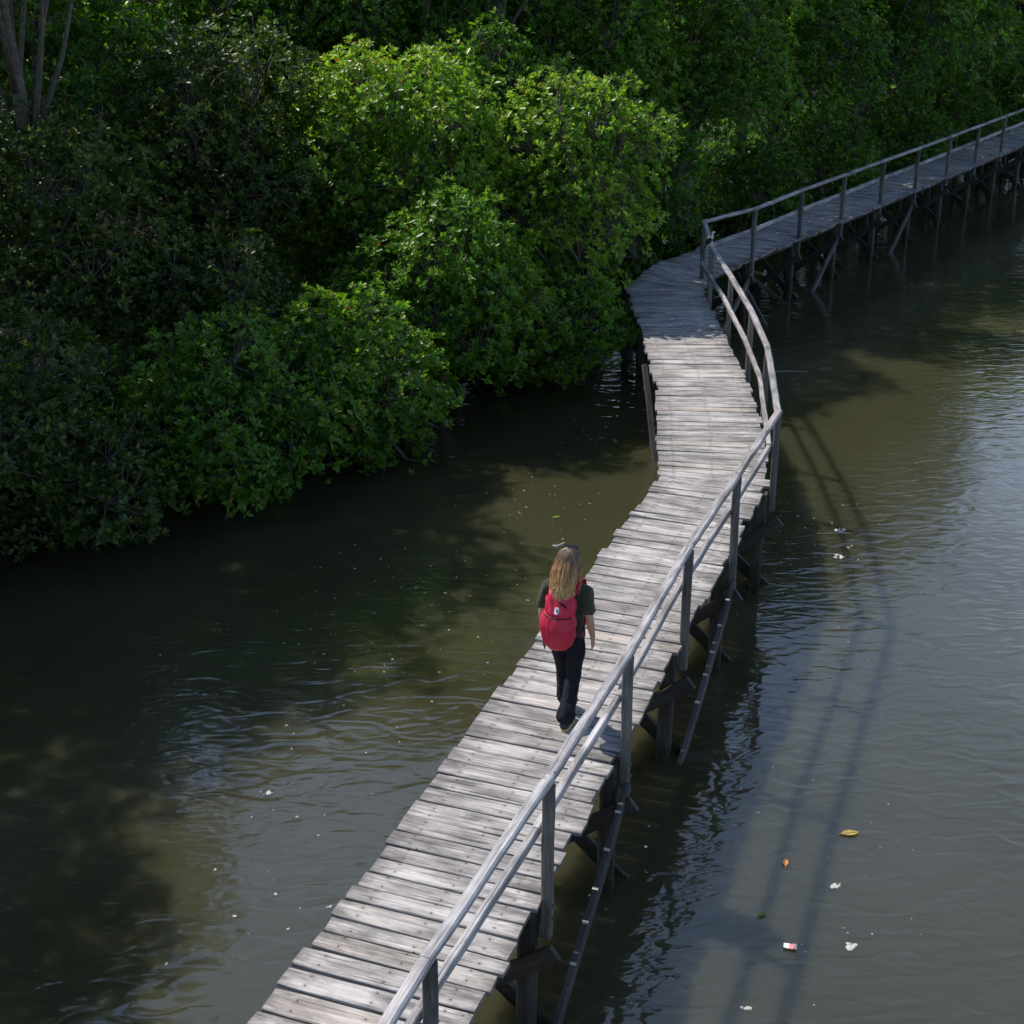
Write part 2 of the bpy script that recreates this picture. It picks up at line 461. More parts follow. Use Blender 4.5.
# ------------------------------------------------------------------ water and bank
def make_water():
    me = bpy.data.meshes.new('water')
    s = 260
    me.from_pydata([(-s, -s, WATER_Z), (s, -s, WATER_Z), (s, s, WATER_Z), (-s, s, WATER_Z)], [], [(0, 1, 2, 3)])
    m, nt, b = new_mat('turbid_water'); L = nt.links
    tc = N(nt, 'ShaderNodeTexCoord')
    n0 = N(nt, 'ShaderNodeTexNoise', Scale=0.22, Detail=4.0, Roughness=0.55, Distortion=0.5)
    L.new(tc.outputs['Object'], n0.inputs['Vector'])
    r0 = ramp(nt, [(0.3, (0.043, 0.042, 0.018)), (0.7, (0.058, 0.057, 0.030))])
    L.new(n0.outputs['Fac'], r0.inputs['Fac'])
    L.new(r0.outputs['Color'], b.inputs['Base Color'])
    b.inputs['Roughness'].default_value = 0.035
    b.inputs['IOR'].default_value = 1.65
    b.inputs['Subsurface Weight'].default_value = 1.0
    b.inputs['Subsurface Radius'].default_value = (2.2, 2.0, 1.3)
    b.inputs['Subsurface Scale'].default_value = 1.0
    # ripples: long soft swell, wind ripples in patches
    mp = N(nt, 'ShaderNodeMapping'); mp.inputs['Rotation'].default_value = (0, 0, R(-25)); mp.inputs['Scale'].default_value = (0.8, 1.7, 1)
    L.new(tc.outputs['Object'], mp.inputs['Vector'])
    w1 = N(nt, 'ShaderNodeTexNoise', Scale=2.9, Detail=1.2, Roughness=0.4, Distortion=1.2); L.new(mp.outputs[0], w1.inputs['Vector'])
    w2 = N(nt, 'ShaderNodeTexNoise', Scale=6.5, Detail=2.5, Roughness=0.5, Distortion=1.0); L.new(mp.outputs[0], w2.inputs['Vector'])
    pm = N(nt, 'ShaderNodeTexNoise', Scale=0.33, Detail=2.0); L.new(tc.outputs['Object'], pm.inputs['Vector'])
    pr = ramp(nt, [(0.40, 0.18), (0.62, 1.0)]); L.new(pm.outputs['Fac'], pr.inputs['Fac'])
    w2m = N(nt, 'ShaderNodeMath', operation='MULTIPLY'); L.new(w2.outputs['Fac'], w2m.inputs[0]); L.new(pr.outputs['Color'], w2m.inputs[1])
    w2s = N(nt, 'ShaderNodeMath', operation='MULTIPLY'); L.new(w2m.outputs[0], w2s.inputs[0]); w2s.inputs[1].default_value = 0.26
    ad = N(nt, 'ShaderNodeMath', operation='ADD'); L.new(w1.outputs['Fac'], ad.inputs[0]); L.new(w2s.outputs[0], ad.inputs[1])
    bp = N(nt, 'ShaderNodeBump', Strength=1.0, Distance=0.0085); L.new(ad.outputs[0], bp.inputs['Height'])
    L.new(bp.outputs['Normal'], b.inputs['Normal'])
    me.materials.append(m)
    return tag(link(bpy.data.objects.new('water', me)), 'dark olive tidal water reflecting the sky and the trees', 'water', kind='structure')
make_water()

BANK = [(-60, 4), (-14, 7), (-8.2, 10.5), (-7.2, 13), (-6.0, 17.5), (-3.4, 20.3), (-1.6, 23.3), (0.6, 25.2), (2.2, 28.4), (4.2, 31.6), (8.5, 37.8), (13, 44), (20, 52), (60, 70)]
def bank_y(x):
    for (x0, y0), (x1, y1) in zip(BANK[:-1], BANK[1:]):
        if x0 <= x <= x1: return y0 + (y1 - y0) * (x - x0) / (x1 - x0)
    return BANK[0][1] if x < BANK[0][0] else BANK[-1][1]
def make_bank():
    xs = sorted(set([-260, -200, -150, -100, -80] + [round(-60 + i * 1.0, 2) for i in range(121)] + [80, 100, 150, 200, 260]))
    vs = []; offs = [-260, -120, -60, -30, -15, -6, -3, -1.5, -0.8, -0.3, 0.1, 0.5, 1.0, 1.6, 2.4, 3.5, 5, 8, 12, 20, 40, 80, 160, 300]
    for o_ in offs:
        for x in xs:
            h = -2.8 if o_ < -1.5 else WATER_Z + max(-1.3, min(0.45, 0.28 * o_)) + 0.10 * noise.noise(Vector((x * .9, o_ * 1.1, 0)))
            vs.append((x, bank_y(x) + o_, h))
    nx = len(xs); fs = []
    for j in range(len(offs) - 1):
        for i in range(nx - 1):
            a = j * nx + i; fs.append((a, a + 1, a + nx + 1, a + nx))
    me = bpy.data.meshes.new('mud_bank'); me.from_pydata(vs, [], fs)
    me.polygons.foreach_set('use_smooth', [True] * len(me.polygons))
    me.materials.append(simple_mat('dark_mud', (0.016, 0.013, 0.010), rough=1.0, spec=0.03, var=0.5, scale=3, bump=0.03))
    tag(link(bpy.data.objects.new('mud_bank', me)), 'dark muddy ground under the mangroves', 'ground', kind='structure')
make_bank()

# ------------------------------------------------------------------ mangroves
def leaf_arrays(P, A, S, T, nr, kmin=7, kmax=11):
    """rosettes: points P, axes A, sizes S, base tints T -> verts, quads, tint"""
    V = []; F = []; TI = []
    n = len(P)
    kk = nr.integers(kmin, kmax, n)
    idx = np.repeat(np.arange(n), kk); m = len(idx)
    pos = np.concatenate([np.arange(k) / k for k in kk])
    az = pos * 2 * np.pi * 2.618 + nr.uniform(0, .8, m) + np.repeat(nr.uniform(0, 6.28, n), kk)
    A = A / np.linalg.norm(A, axis=1, keepdims=True)
    ref = np.where(np.abs(A[:, 2:3]) > 0.9, np.array([[1., 0, 0]]), np.array([[0, 0, 1.]]))
    X = np.cross(A, ref); X /= np.linalg.norm(X, axis=1, keepdims=True); Y = np.cross(A, X)
    a = A[idx]; x = X[idx]; y = Y[idx]
    inner_ = nr.random(m)
    el = 0.35 + inner_ * 0.95                      # angle away from the axis: young leaves upright
    rad = x * np.cos(az)[:, None] + y * np.sin(az)[:, None]
    d = a * np.cos(el)[:, None] + rad * np.sin(el)[:, None]
    d[:, 2] -= 0.12 * inner_
    d += nr.normal(0, .10, (m, 3)); d /= np.linalg.norm(d, axis=1, keepdims=True)
    nrm = a * np.sin(el)[:, None] - rad * np.cos(el)[:, None]
    nrm += nr.normal(0, .22, (m, 3))
    nrm -= d * np.sum(nrm * d, axis=1, keepdims=True); nrm /= np.linalg.norm(nrm, axis=1, keepdims=True)
    s = np.cross(d, nrm)
    L = S[idx] * nr.uniform(0.7, 1.15, m) * (0.72 + 0.35 * inner_)
    W = L * nr.uniform(0.19, 0.26, m)
    b = P[idx] + d * (0.08 * L)[:, None] - a * (0.25 * L * inner_)[:, None]
    def pt(t, w, up):
        return b + d * (L * t)[:, None] + s * (W * w)[:, None] + nrm * (L * up)[:, None]
    v = np.stack([pt(0, 0, 0), pt(.36, 1, .03), pt(.72, .78, -.01), pt(1, 0, -.08), pt(.72, -.78, -.01), pt(.36, -1, .03)], axis=1)
    V = v.reshape(-1, 3)
    o = (np.arange(m) * 6)[:, None]
    F = np.concatenate([o + np.array([[0, 1, 2, 3]]), o + np.array([[0, 3, 4, 5]])], axis=1).reshape(-1, 4)
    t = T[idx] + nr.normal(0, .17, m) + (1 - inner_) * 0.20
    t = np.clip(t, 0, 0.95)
    old = nr.random(m)
    t = np.where(old > 0.985, nr.uniform(0.965, 1.0, m), t)
    TI = np.repeat(t, 6)
    return V, F, TI

def leaf_object(name, V, F, TI, mat, parent):
    me = bpy.data.meshes.new(name)
    me.vertices.add(len(V)); me.vertices.foreach_set('co', V.astype(np.float32).ravel())
    nf = len(F)
    me.loops.add(nf * 4); me.loops.foreach_set('vertex_index', F.astype(np.int32).ravel())
    me.polygons.add(nf); me.polygons.foreach_set('loop_start', np.arange(0, nf * 4, 4, dtype=np.int32))
    me.polygons.foreach_set('loop_total', np.full(nf, 4, dtype=np.int32))
    a = me.attributes.new('tint', 'FLOAT', 'POINT'); a.data.foreach_set('value', TI.astype(np.float32))
    me.update(calc_edges=True)
    me.materials.append(mat)
    o = bpy.data.objects.new(name, me); o.parent = parent
    return link(o)

def build_tree(label, c, r, seed, lobes=13, dens=74, leaf=0.110, mat='leaf', tint=0.45, base=None, roots=7, lobe_r=(0.26, 0.56), low=-0.55, extra=()):
    """trunk + limbs mesh and a crown of leaf rosettes carried on lobes"""
    nr = np.random.default_rng(seed); rg = random.Random(seed)
    if leaf == 0.110 and dens < 60: dens *= 1.6
    c = np.array(c, float); r = np.array(r, float)
    if base is None: base = (c[0] + rg.uniform(-.3, .3), c[1] + 0.35 * r[1])
    gx, gy = base
    gz = max(-1.6, WATER_Z + min(0.45, 0.28 * (gy - bank_y(gx)))) - 0.15
    t = empty('mangrove_tree', (gx, gy, gz))
    tag(t, label, 'tree', 'mangroves along the bank')
    org = np.array([gx, gy, gz])
    rm = float(r.mean())
    LB = []
    tries = 0
    while len(LB) < lobes and tries < 4000:
        tries += 1
        v = nr.normal(size=3); v /= np.linalg.norm(v)
        if v[2] < low: continue
        q = v * nr.uniform(0.55, 0.86) * r
        rr = rm * nr.uniform(*lobe_r)
        if any(np.linalg.norm(q - l[0]) < 0.52 * (rr + l[1]) for l in LB): continue
        LB.append((q, rr))
    LB = [(c + q, rr) for q, rr in LB] + [(np.array(e[:3], float), e[3]) for e in extra] + [(c - np.array([0, 0, 0.1 * r[2]]), rm * 0.5)]
    Ps = []; As = []; Ts = []; Ss = []
    for li, (q, rr) in enumerate(LB):
        sq = np.array([1.0, 1.0, 0.86]) * rr
        n = int(4 * math.pi * rr * rr * dens * 0.8)
        v = nr.normal(size=(n, 3)); v /= np.linalg.norm(v, axis=1, keepdims=True)
        keep = (v[:, 2] > -0.45) | (nr.random(n) < 0.35); v = v[keep]
        # uneven surface: twig bunches stick out
        lump = np.array([noise.noise(Vector((float(a[0]) * 2.3 + li * 7, float(a[1]) * 2.3, float(a[2]) * 2.3 + seed))) for a in v])
        rad = 0.94 + 0.62 * lump + nr.normal(0, .10, len(v)) - 0.30 * (nr.random(len(v)) ** 3)
        keep = lump > -0.30
        v = v[keep]; rad = rad[keep]
        p = q + v * sq * rad[:, None]
        ok = np.ones(len(p), bool)
        for lj, (q2, r2) in enumerate(LB):
            if lj != li: ok &= (np.linalg.norm((p - q2) / np.array([1, 1, .86]), axis=1) > r2 * 0.70) | (nr.random(len(p)) < 0.10)
        p = p[ok]; v = v[ok]
        ok = p[:, 2] > WATER_Z + 0.06
        p = p[ok]; v = v[ok]
        ax = v * 0.62 + np.array([0, 0, 0.62]) + nr.normal(0, .22, v.shape)
        Ps.append(p); As.append(ax)
        Ts.append(np.full(len(p), tint + nr.normal(0, .09)) + nr.normal(0, .06, len(p)))
        Ss.append(np.full(len(p), leaf) * nr.uniform(.8, 1.2, len(p)))
    P = np.concatenate(Ps) - org; A = np.concatenate(As); T = np.concatenate(Ts); S = np.concatenate(Ss)
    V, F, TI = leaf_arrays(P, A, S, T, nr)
    # trunk, prop roots, limbs and some outer twigs
    mb = MB()
    h = c - org
    top = Vector(h) * 0.92
    bend = Vector((rg.uniform(-.25, .25), rg.uniform(-.25, .25), 0))
    tr = 0.05 + 0.035 * rm
    pts = [Vector((0, 0, 0)), top * 0.33 + bend * 0.6, top * 0.66 + bend, top]
    tube_into(mb, pts, [tr * 1.15, tr, tr * .8, tr * .45], 8)
    for k in range(roots):
        a = 2 * math.pi * (k + rg.uniform(-.3, .3)) / roots
        zr = rg.uniform(.45, 1.0); out = rg.uniform(.5, 1.0) * (0.55 + zr * .4)
        dv = Vector((math.cos(a), math.sin(a), 0))
        s0 = (top * (zr / max(top.z, .5)) if top.z > zr else top * .6)
        tube_into(mb, [s0, s0 + dv * out * .5 + Vector((0, 0, .06)), Vector((0, 0, 0)) + dv * out * .85 + Vector((0, 0, zr * .45)), dv * out + Vector((0, 0, -.25))],
                  [.03, .028, .024, .02], 5)
    for q, rr in LB[:-1]:
        e = Vector(q - org)
        s0 = top * rg.uniform(.45, .95) + bend * .5
        mid = s0.lerp(e, .5) + Vector((rg.uniform(-.12, .12), rg.uniform(-.12, .12), -0.12 * rr))
        tube_into(mb, [s0, mid, e], [tr * .42, tr * .3, .016], 6)
        for k in range(16):
            v = Vector((rg.gauss(0, 1), rg.gauss(0, 1), rg.gauss(.4, .8))).normalized()
            tip = e + v * rr * rg.uniform(.8, 1.12)
            tube_into(mb, [mid.lerp(e, rg.uniform(.5, 1)), e.lerp(tip, .5) + Vector((0, 0, -.05)), tip], [.013, .010, .006], 4, cap=False)
    mb.build('trunk', M['bark'], t, smooth=True)
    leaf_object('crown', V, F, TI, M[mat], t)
    return t

TREES = [
 # label, centre, radii, seed, options
 ('low dark green mangrove drooping to the dark water at the near left corner', (-3.75, 18.75, -0.2), (1.5, 1.25, 1.2), 1, dict(tint=.44, lobes=24, low=-1, roots=3)),
 ('loose leafy mangrove hanging over the water beside the lowest dark one', (-2.4, 20.2, -0.1), (1.45, 1.15, 1.3), 2, dict(tint=.52, lobes=25, low=-1, roots=3)),
 ('rounded green mangrove mid water edge with a dark hollow on its right', (-1.05, 22.3, 0.65), (1.65, 1.2, 1.5), 3, dict(tint=.54, lobes=27, low=-1, roots=3)),
 ('low spreading mangrove skirting the water just left of the boardwalk bend', (0.55, 23.9, -0.3), (1.45, 1.0, 1.05), 4, dict(tint=.50, lobes=22, low=-1, roots=3)),
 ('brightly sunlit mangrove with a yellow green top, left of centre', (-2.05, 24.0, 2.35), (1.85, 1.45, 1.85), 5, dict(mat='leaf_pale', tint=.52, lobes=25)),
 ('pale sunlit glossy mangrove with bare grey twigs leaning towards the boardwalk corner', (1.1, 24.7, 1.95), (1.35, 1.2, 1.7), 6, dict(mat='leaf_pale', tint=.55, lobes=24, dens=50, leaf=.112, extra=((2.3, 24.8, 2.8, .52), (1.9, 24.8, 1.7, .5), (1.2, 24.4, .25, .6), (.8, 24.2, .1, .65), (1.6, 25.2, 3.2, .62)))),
 ('upright mid green mangrove squeezed between the two brightest sunlit ones', (-0.25, 26.0, 2.4), (1.5, 1.25, 1.95), 7, dict(tint=.52, lobes=22)),
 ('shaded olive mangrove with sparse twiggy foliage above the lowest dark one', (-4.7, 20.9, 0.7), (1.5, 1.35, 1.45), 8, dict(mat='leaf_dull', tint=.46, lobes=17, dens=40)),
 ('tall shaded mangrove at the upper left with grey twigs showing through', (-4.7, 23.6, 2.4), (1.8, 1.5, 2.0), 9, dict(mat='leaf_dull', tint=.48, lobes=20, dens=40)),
 ('broad dark mangrove filling the upper left corner of the thicket', (-5.2, 28.0, 4.0), (2.4, 1.8, 2.6), 10, dict(tint=.42, lobes=22, dens=36)),
 ('dark green mangrove at the top behind the yellow green sunlit one', (-2.0, 28.6, 4.1), (2.1, 1.6, 2.4), 11, dict(tint=.48, lobes=22, dens=38)),
 ('mid green mangrove at the top centre behind the squeezed upright one', (1.2, 30.2, 3.6), (2.2, 1.7, 2.5), 12, dict(tint=.52, lobes=23, dens=38)),
 ('full green mangrove behind the railing corner at the top right', (3.9, 32.0, 3.3), (2.1, 1.5, 2.7), 13, dict(tint=.50, lobes=22, dens=38)),
 ('deep green mangrove rising behind the far straight run of railing', (6.3, 35.2, 3.3), (2.3, 1.5, 2.8), 14, dict(tint=.44, lobes=22, dens=36)),
 ('small dark shrubby mangrove growing against the far corner of the deck', (2.5, 29.4, 1.2), (1.35, 1.0, 2.0), 15, dict(tint=.36, lobes=14, dens=40)),
 ('large dark mangrove past the right end of the railing', (9.3, 39.4, 3.2), (2.6, 1.8, 3.0), 16, dict(tint=.44, lobes=20, dens=32, leaf=.14)),
 ('low dark mangrove close behind the deck along the far run', (5.6, 33.7, 0.3), (1.4, 0.9, 1.2), 17, dict(tint=.34, lobes=14, dens=36)),
 ('rightmost mangrove above the far end of the boardwalk', (12.5, 43.9, 3.0), (2.8, 2.0, 3.0), 18, dict(tint=.44, lobes=19, dens=30, leaf=.14)),
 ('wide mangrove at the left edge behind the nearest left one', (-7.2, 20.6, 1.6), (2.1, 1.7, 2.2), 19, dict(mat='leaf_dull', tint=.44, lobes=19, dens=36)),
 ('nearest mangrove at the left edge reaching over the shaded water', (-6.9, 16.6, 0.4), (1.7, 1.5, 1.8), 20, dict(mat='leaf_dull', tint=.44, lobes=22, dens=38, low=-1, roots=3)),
 ('tall dark mangrove at the upper left edge behind the wide one', (-8.2, 25.0, 3.2), (2.4, 1.9, 2.9), 21, dict(tint=.42, lobes=20, dens=32, leaf=.14)),
 ('low dark mangrove in the gap below the top left corner trees', (-3.2, 26.2, 0.9), (1.6, 1.2, 1.5), 24, dict(tint=.40, lobes=15, dens=36)),
 ('dark mangrove in the hollow between the water edge and the squeezed upright one', (0.6, 27.4, 0.5), (1.7, 1.1, 1.5), 25, dict(tint=.38, lobes=16, dens=36)),
 ('mangrove at the far right past the end of the visible boardwalk', (16.2, 48.2, 2.8), (2.9, 2.0, 3.2), 27, dict(tint=.44, lobes=19, dens=30, leaf=.14)),
 ('low dark mangrove behind the far right stretch of railing', (10.3, 40.6, 0.4), (1.7, 1.0, 1.5), 29, dict(tint=.36, lobes=16, dens=40)),
 ('low dark mangrove at the far right end of the railing', (12.6, 43.9, 0.4), (1.8, 1.0, 1.6), 30, dict(tint=.36, lobes=16, dens=40)),
 ('low dark mangrove furthest right behind the boardwalk', (15.2, 47.6, 0.5), (2.0, 1.2, 1.7), 50, dict(tint=.36, lobes=16, dens=40)),
 ('low mangrove at the left edge where the bank meets the shaded water', (-5.7, 17.4, -0.45), (1.3, 1.1, 0.95), 28, dict(mat='leaf_dull', tint=.44, lobes=18, dens=44, low=-1, roots=3)),
 ('low mangrove behind the far run, right of the shrubby corner one', (7.9, 37.0, 0.5), (1.5, 1.0, 1.3), 26, dict(tint=.36, lobes=14, dens=34)),
]
for lab, c, r, sd, kw in TREES:
    build_tree(lab, c, r, sd, **kw)

# tall trees, mostly outside the view: left ones added to shade near water and thicket
TALL = [
 ('tall added shade mangrove on the left bank at the edge of the near water', (-8.9, 12.6, 5.6), (2.0, 2.2, 1.7), 31),
 ('tall added shade mangrove on the left bank beyond the nearest tall one', (-9.2, 17.0, 6.2), (2.2, 2.1, 1.9), 32),
 ('tall added shade mangrove on the left bank behind the shaded olive one', (-7.1, 20.9, 7.2), (2.2, 2.1, 2.0), 33),
 ('tall added shade mangrove on the left bank above the nearest left edge tree', (-8.0, 18.6, 7.0), (2.1, 1.9, 1.9), 41),
 ('tall added mangrove behind the upper left corner trees, its crown above them', (-5.8, 30.6, 8.3), (2.3, 1.9, 2.1), 42),  # added to block the sky reflected in the left water
 ('tall added mangrove rising behind the dark green top tree left of centre', (-2.2, 31.2, 7.9), (2.3, 1.9, 2.1), 43),  # added like the one before, to keep sky out of the reflection
 ('nearest tall added shade mangrove on the left bank', (-9.2, 8.6, 4.6), (1.9, 2.2, 1.6), 34),
 ('tallest added shade mangrove at the far left, crown above the wide one', (-9.2, 25.5, 7.6), (2.5, 2.2, 2.1), 35),
 ('tall straight mangrove whose crown shades the far corner of the deck', (-0.4, 28.4, 6.7), (1.9, 1.7, 1.7), 36),
 ('tall mangrove behind the railing corner with its crown over the far run', (2.6, 31.0, 6.9), (2.2, 1.9, 2.0), 37),
 ('tall mangrove over the middle of the far run', (5.4, 34.6, 7.2), (2.5, 2.0, 2.7), 38),
 ('tall added shade mangrove over the right end of the far run', (8.4, 38.8, 7.2), (2.8, 2.1, 3.1), 39),  # added to darken the water at the far right
 ('tall added shade mangrove with its crown over the far right stretch of the boardwalk', (11.6, 43.2, 7.2), (2.9, 2.2, 3.3), 44),  # added for shade and a dark reflection on the far right
]
for lab, c, r, sd in TALL:
    build_tree(lab, c, r, sd, mat='leaf_dull', tint=.44, lobes=20, dens=(18 if sd in (36, 37, 38) else 30), leaf=.14, low=-.8)

# low growth over the mud, too dense to count
def undergrowth():
    nr = np.random.default_rng(99)
    n = 17000
    x = nr.uniform(-14, 24, n); o_ = 0.15 + 13 * nr.random(n) ** 1.5
    y = np.array([bank_y(float(a)) for a in x]) + o_
    g = np.array([max(-1.6, WATER_Z + min(0.45, 0.28 * float(a))) for a in o_])
    hh = np.array([0.35 + 0.65 * max(0, noise.noise(Vector((float(a) * .7, float(b) * .7, 3.0))) + .35) for a, b in zip(x, y)])
    z = g + 0.05 + hh * nr.random(n) ** .6
    A = nr.normal(0, .5, (n, 3)) + np.array([0, 0, 1.0])
    V, F, TI = leaf_arrays(np.stack([x, y, z], 1), A, np.full(n, .15), np.full(n, .30) + nr.normal(0, .1, n), nr)
    o = leaf_object('undergrowth', V, F, TI, M['leaf'], None)
    tag(o, 'dark low leafy growth on the mud under the mangroves', 'undergrowth', kind='stuff')
undergrowth()

# taller trees standing further back, three kinds copied
BACK = [(-10.5, 30.5), (-7.2, 33.0), (-3.6, 34.0), (0.4, 35.0), (4.0, 38.0), (7.6, 42.0), (11.4, 47.0), (16.0, 50.0)]
BLAB = ['tall background mangrove at the far left of the back row', 'tall background mangrove second from the left of the back row',
        'tall background mangrove third from the left of the back row', 'tall background mangrove left of the middle of the back row',
        'tall background mangrove right of the middle of the back row', 'tall background mangrove third from the right of the back row',
        'tall background mangrove second from the right of the back row', 'tall background mangrove at the far right of the back row']
protos = []
for i, (x, y) in enumerate(BACK):
    if i < 3:
        t = build_tree(BLAB[i], (x, y, 4.4), (2.8, 2.2, 3.9), 40 + i, tint=.44, lobes=26, dens=24, leaf=.17, base=(x, y))
        protos.append(t)
    else:
        s = protos[i % 3]
        t = s.copy(); link(t)
        t.location = (x, y, s.location.z)
        t.rotation_euler = (0, 0, random.uniform(0, 6.28))
        for ch in s.children:
            k = ch.copy(); link(k); k.parent = t
        t['label'] = BLAB[i]
    t['group'] = 'tall mangroves in the back row'

# ------------------------------------------------------------------ the walker
def loft_into(bm, secs, n=20):
    """closed loft through (centre, rx, ry, tilt_x) ellipse sections"""
    rings = []
    for c, rx, ry, *rest in secs:
        pw = rest[0] if rest else 2.0
        ring = []
        for k in range(n):
            a = 2 * math.pi * k / n
            ca, sa = math.cos(a), math.sin(a)
            x = rx * math.copysign(abs(ca) ** (2 / pw), ca); y = ry * math.copysign(abs(sa) ** (2 / pw), sa)
            ring.append(bm.verts.new((c[0] + x, c[1] + y, c[2])))
        rings.append(ring)
    for a, b in zip(rings[:-1], rings[1:]):
        for k in range(n):
            bm.faces.new((a[k], a[(k + 1) % n], b[(k + 1) % n], b[k]))
    bm.faces.new(rings[0][::-1]); bm.faces.new(rings[-1])

def limb_into(bm, pts, rads, n=14, cap=True):
    """tapered round limb with hemispherical ends"""
    P = [Vector(p) for p in pts]
    dense = []; dr = []
    for i in range(len(P) - 1):
        st = 5
        for k in range(st):
            t = k / st
            dense.append(P[i].lerp(P[i + 1], t)); dr.append(rads[i] + (rads[i + 1] - rads[i]) * t)
    dense.append(P[-1]); dr.append(rads[-1])
    rings = []
    ref = Vector((0.13, 0.98, 0.17))
    m = len(dense)
    seq = []
    d0 = (dense[1] - dense[0]).normalized(); d1 = (dense[-1] - dense[-2]).normalized()
    for ang in (80, 50, 25):
        seq.append((dense[0] - d0 * dr[0] * math.sin(R(ang)), dr[0] * math.cos(R(ang)), d0))
    for i in range(m):
        d = (dense[min(i + 1, m - 1)] - dense[max(i - 1, 0)]).normalized()
        seq.append((dense[i], dr[i], d))
    for ang in (25, 50, 80):
        seq.append((dense[-1] + d1 * dr[-1] * math.sin(R(ang)), dr[-1] * math.cos(R(ang)), d1))
    for c, r, d in seq:
        s = d.cross(ref)
        if s.length < 0.05: s = d.cross(Vector((1, 0, 0)))
        s.normalize(); u = s.cross(d)
        rings.append([bm.verts.new(c + (s * math.cos(2 * math.pi * k / n) + u * math.sin(2 * math.pi * k / n)) * r) for k in range(n)])
    for a, b in zip(rings[:-1], rings[1:]):
        for k in range(n):
            bm.faces.new((a[k], a[(k + 1) % n], b[(k + 1) % n], b[k]))
    bm.faces.new(rings[0][::-1]); bm.faces.new(rings[-1])

def ball_into(bm, c, r, rot=(0, 0, 0)):
    mat = Matrix.Translation(c) @ Euler(rot).to_matrix().to_4x4() @ Matrix.Diagonal((r[0], r[1], r[2], 1))
    bmesh.ops.create_icosphere(bm, subdivisions=3, radius=1.0, matrix=mat)

def fuse(bm, name, mat, parent, voxel, smooth=3, disp=None):
    """union the overlapping pieces into one continuous surface"""
    bmesh.ops.recalc_face_normals(bm, faces=bm.faces[:])
    me = bpy.data.meshes.new(name + '_raw'); bm.to_mesh(me); bm.free()
    o = bpy.data.objects.new(name, me); link(o)
    md = o.modifiers.new('r', 'REMESH'); md.mode = 'VOXEL'; md.voxel_size = voxel
    if smooth:
        sm = o.modifiers.new('s', 'SMOOTH'); sm.iterations = smooth; sm.factor = 0.5
    dg = bpy.context.evaluated_depsgraph_get(); dg.update()
    me2 = bpy.data.meshes.new_from_object(o.evaluated_get(dg))
    o.modifiers.clear(); o.data = me2; me2.name = name
    bpy.data.meshes.remove(me)
    if disp:
        co = [v.co.copy() for v in me2.vertices]; no = [v.normal.copy() for v in me2.vertices]
        for v, c, n in zip(me2.vertices, co, no): v.co = c + n * disp(c)
        me2.update()
    me2.polygons.foreach_set('use_smooth', [True] * len(me2.polygons))
    me2.materials.clear(); me2.materials.append(mat)
    o.parent = parent
    return o

skin = simple_mat('skin', (0.50, 0.28, 0.19), rough=0.55, var=0.08, scale=25)
skin.node_tree.nodes['Principled BSDF'].inputs['Subsurface Weight'].default_value = 0.12
skin.node_tree.nodes['Principled BSDF'].inputs['Subsurface Radius'].default_value = (0.02, 0.008, 0.004)
shirt_m = simple_mat('olive_cotton', (0.045, 0.052, 0.034), rough=0.9, spec=0.1, var=0.18, scale=60, sheen=0.2)
trouser_m = simple_mat('navy_black_cloth', (0.017, 0.017, 0.022), rough=0.9, spec=0.15, var=0.2, scale=50)
red_m = simple_mat('red_nylon', (0.55, 0.020, 0.055), rough=0.5, spec=0.4, var=0.18, scale=14, bump=0.003)
redd_m = simple_mat('dark_red_nylon', (0.34, 0.018, 0.04), rough=0.6, spec=0.3, var=0.15, scale=30)
black_m = simple_mat('black_webbing', (0.012, 0.011, 0.013), rough=0.6, spec=0.3, var=0.3)
sole_m = simple_mat('pale_yellow_sole', (0.50, 0.42, 0.16), rough=0.7, var=0.15)
shoe_m = simple_mat('dark_shoe', (0.03, 0.03, 0.035), rough=0.7, var=0.3)
white_m = simple_mat('white_print', (0.75, 0.75, 0.75), rough=0.6, var=0.04)
glass_m = simple_mat('dark_lens', (0.008, 0.008, 0.01), rough=0.12, spec=0.6, var=0.1)

PW = (0.455, 10.70, 0.003)
FACE = -math.atan2(0.3457, 0.9383)
PS = 0.905
per = empty('person', PW, FACE); per.scale = (PS, PS, PS)
tag(per, 'person with long blond-brown hair, olive t-shirt and black trousers walking away along the boardwalk', 'person')

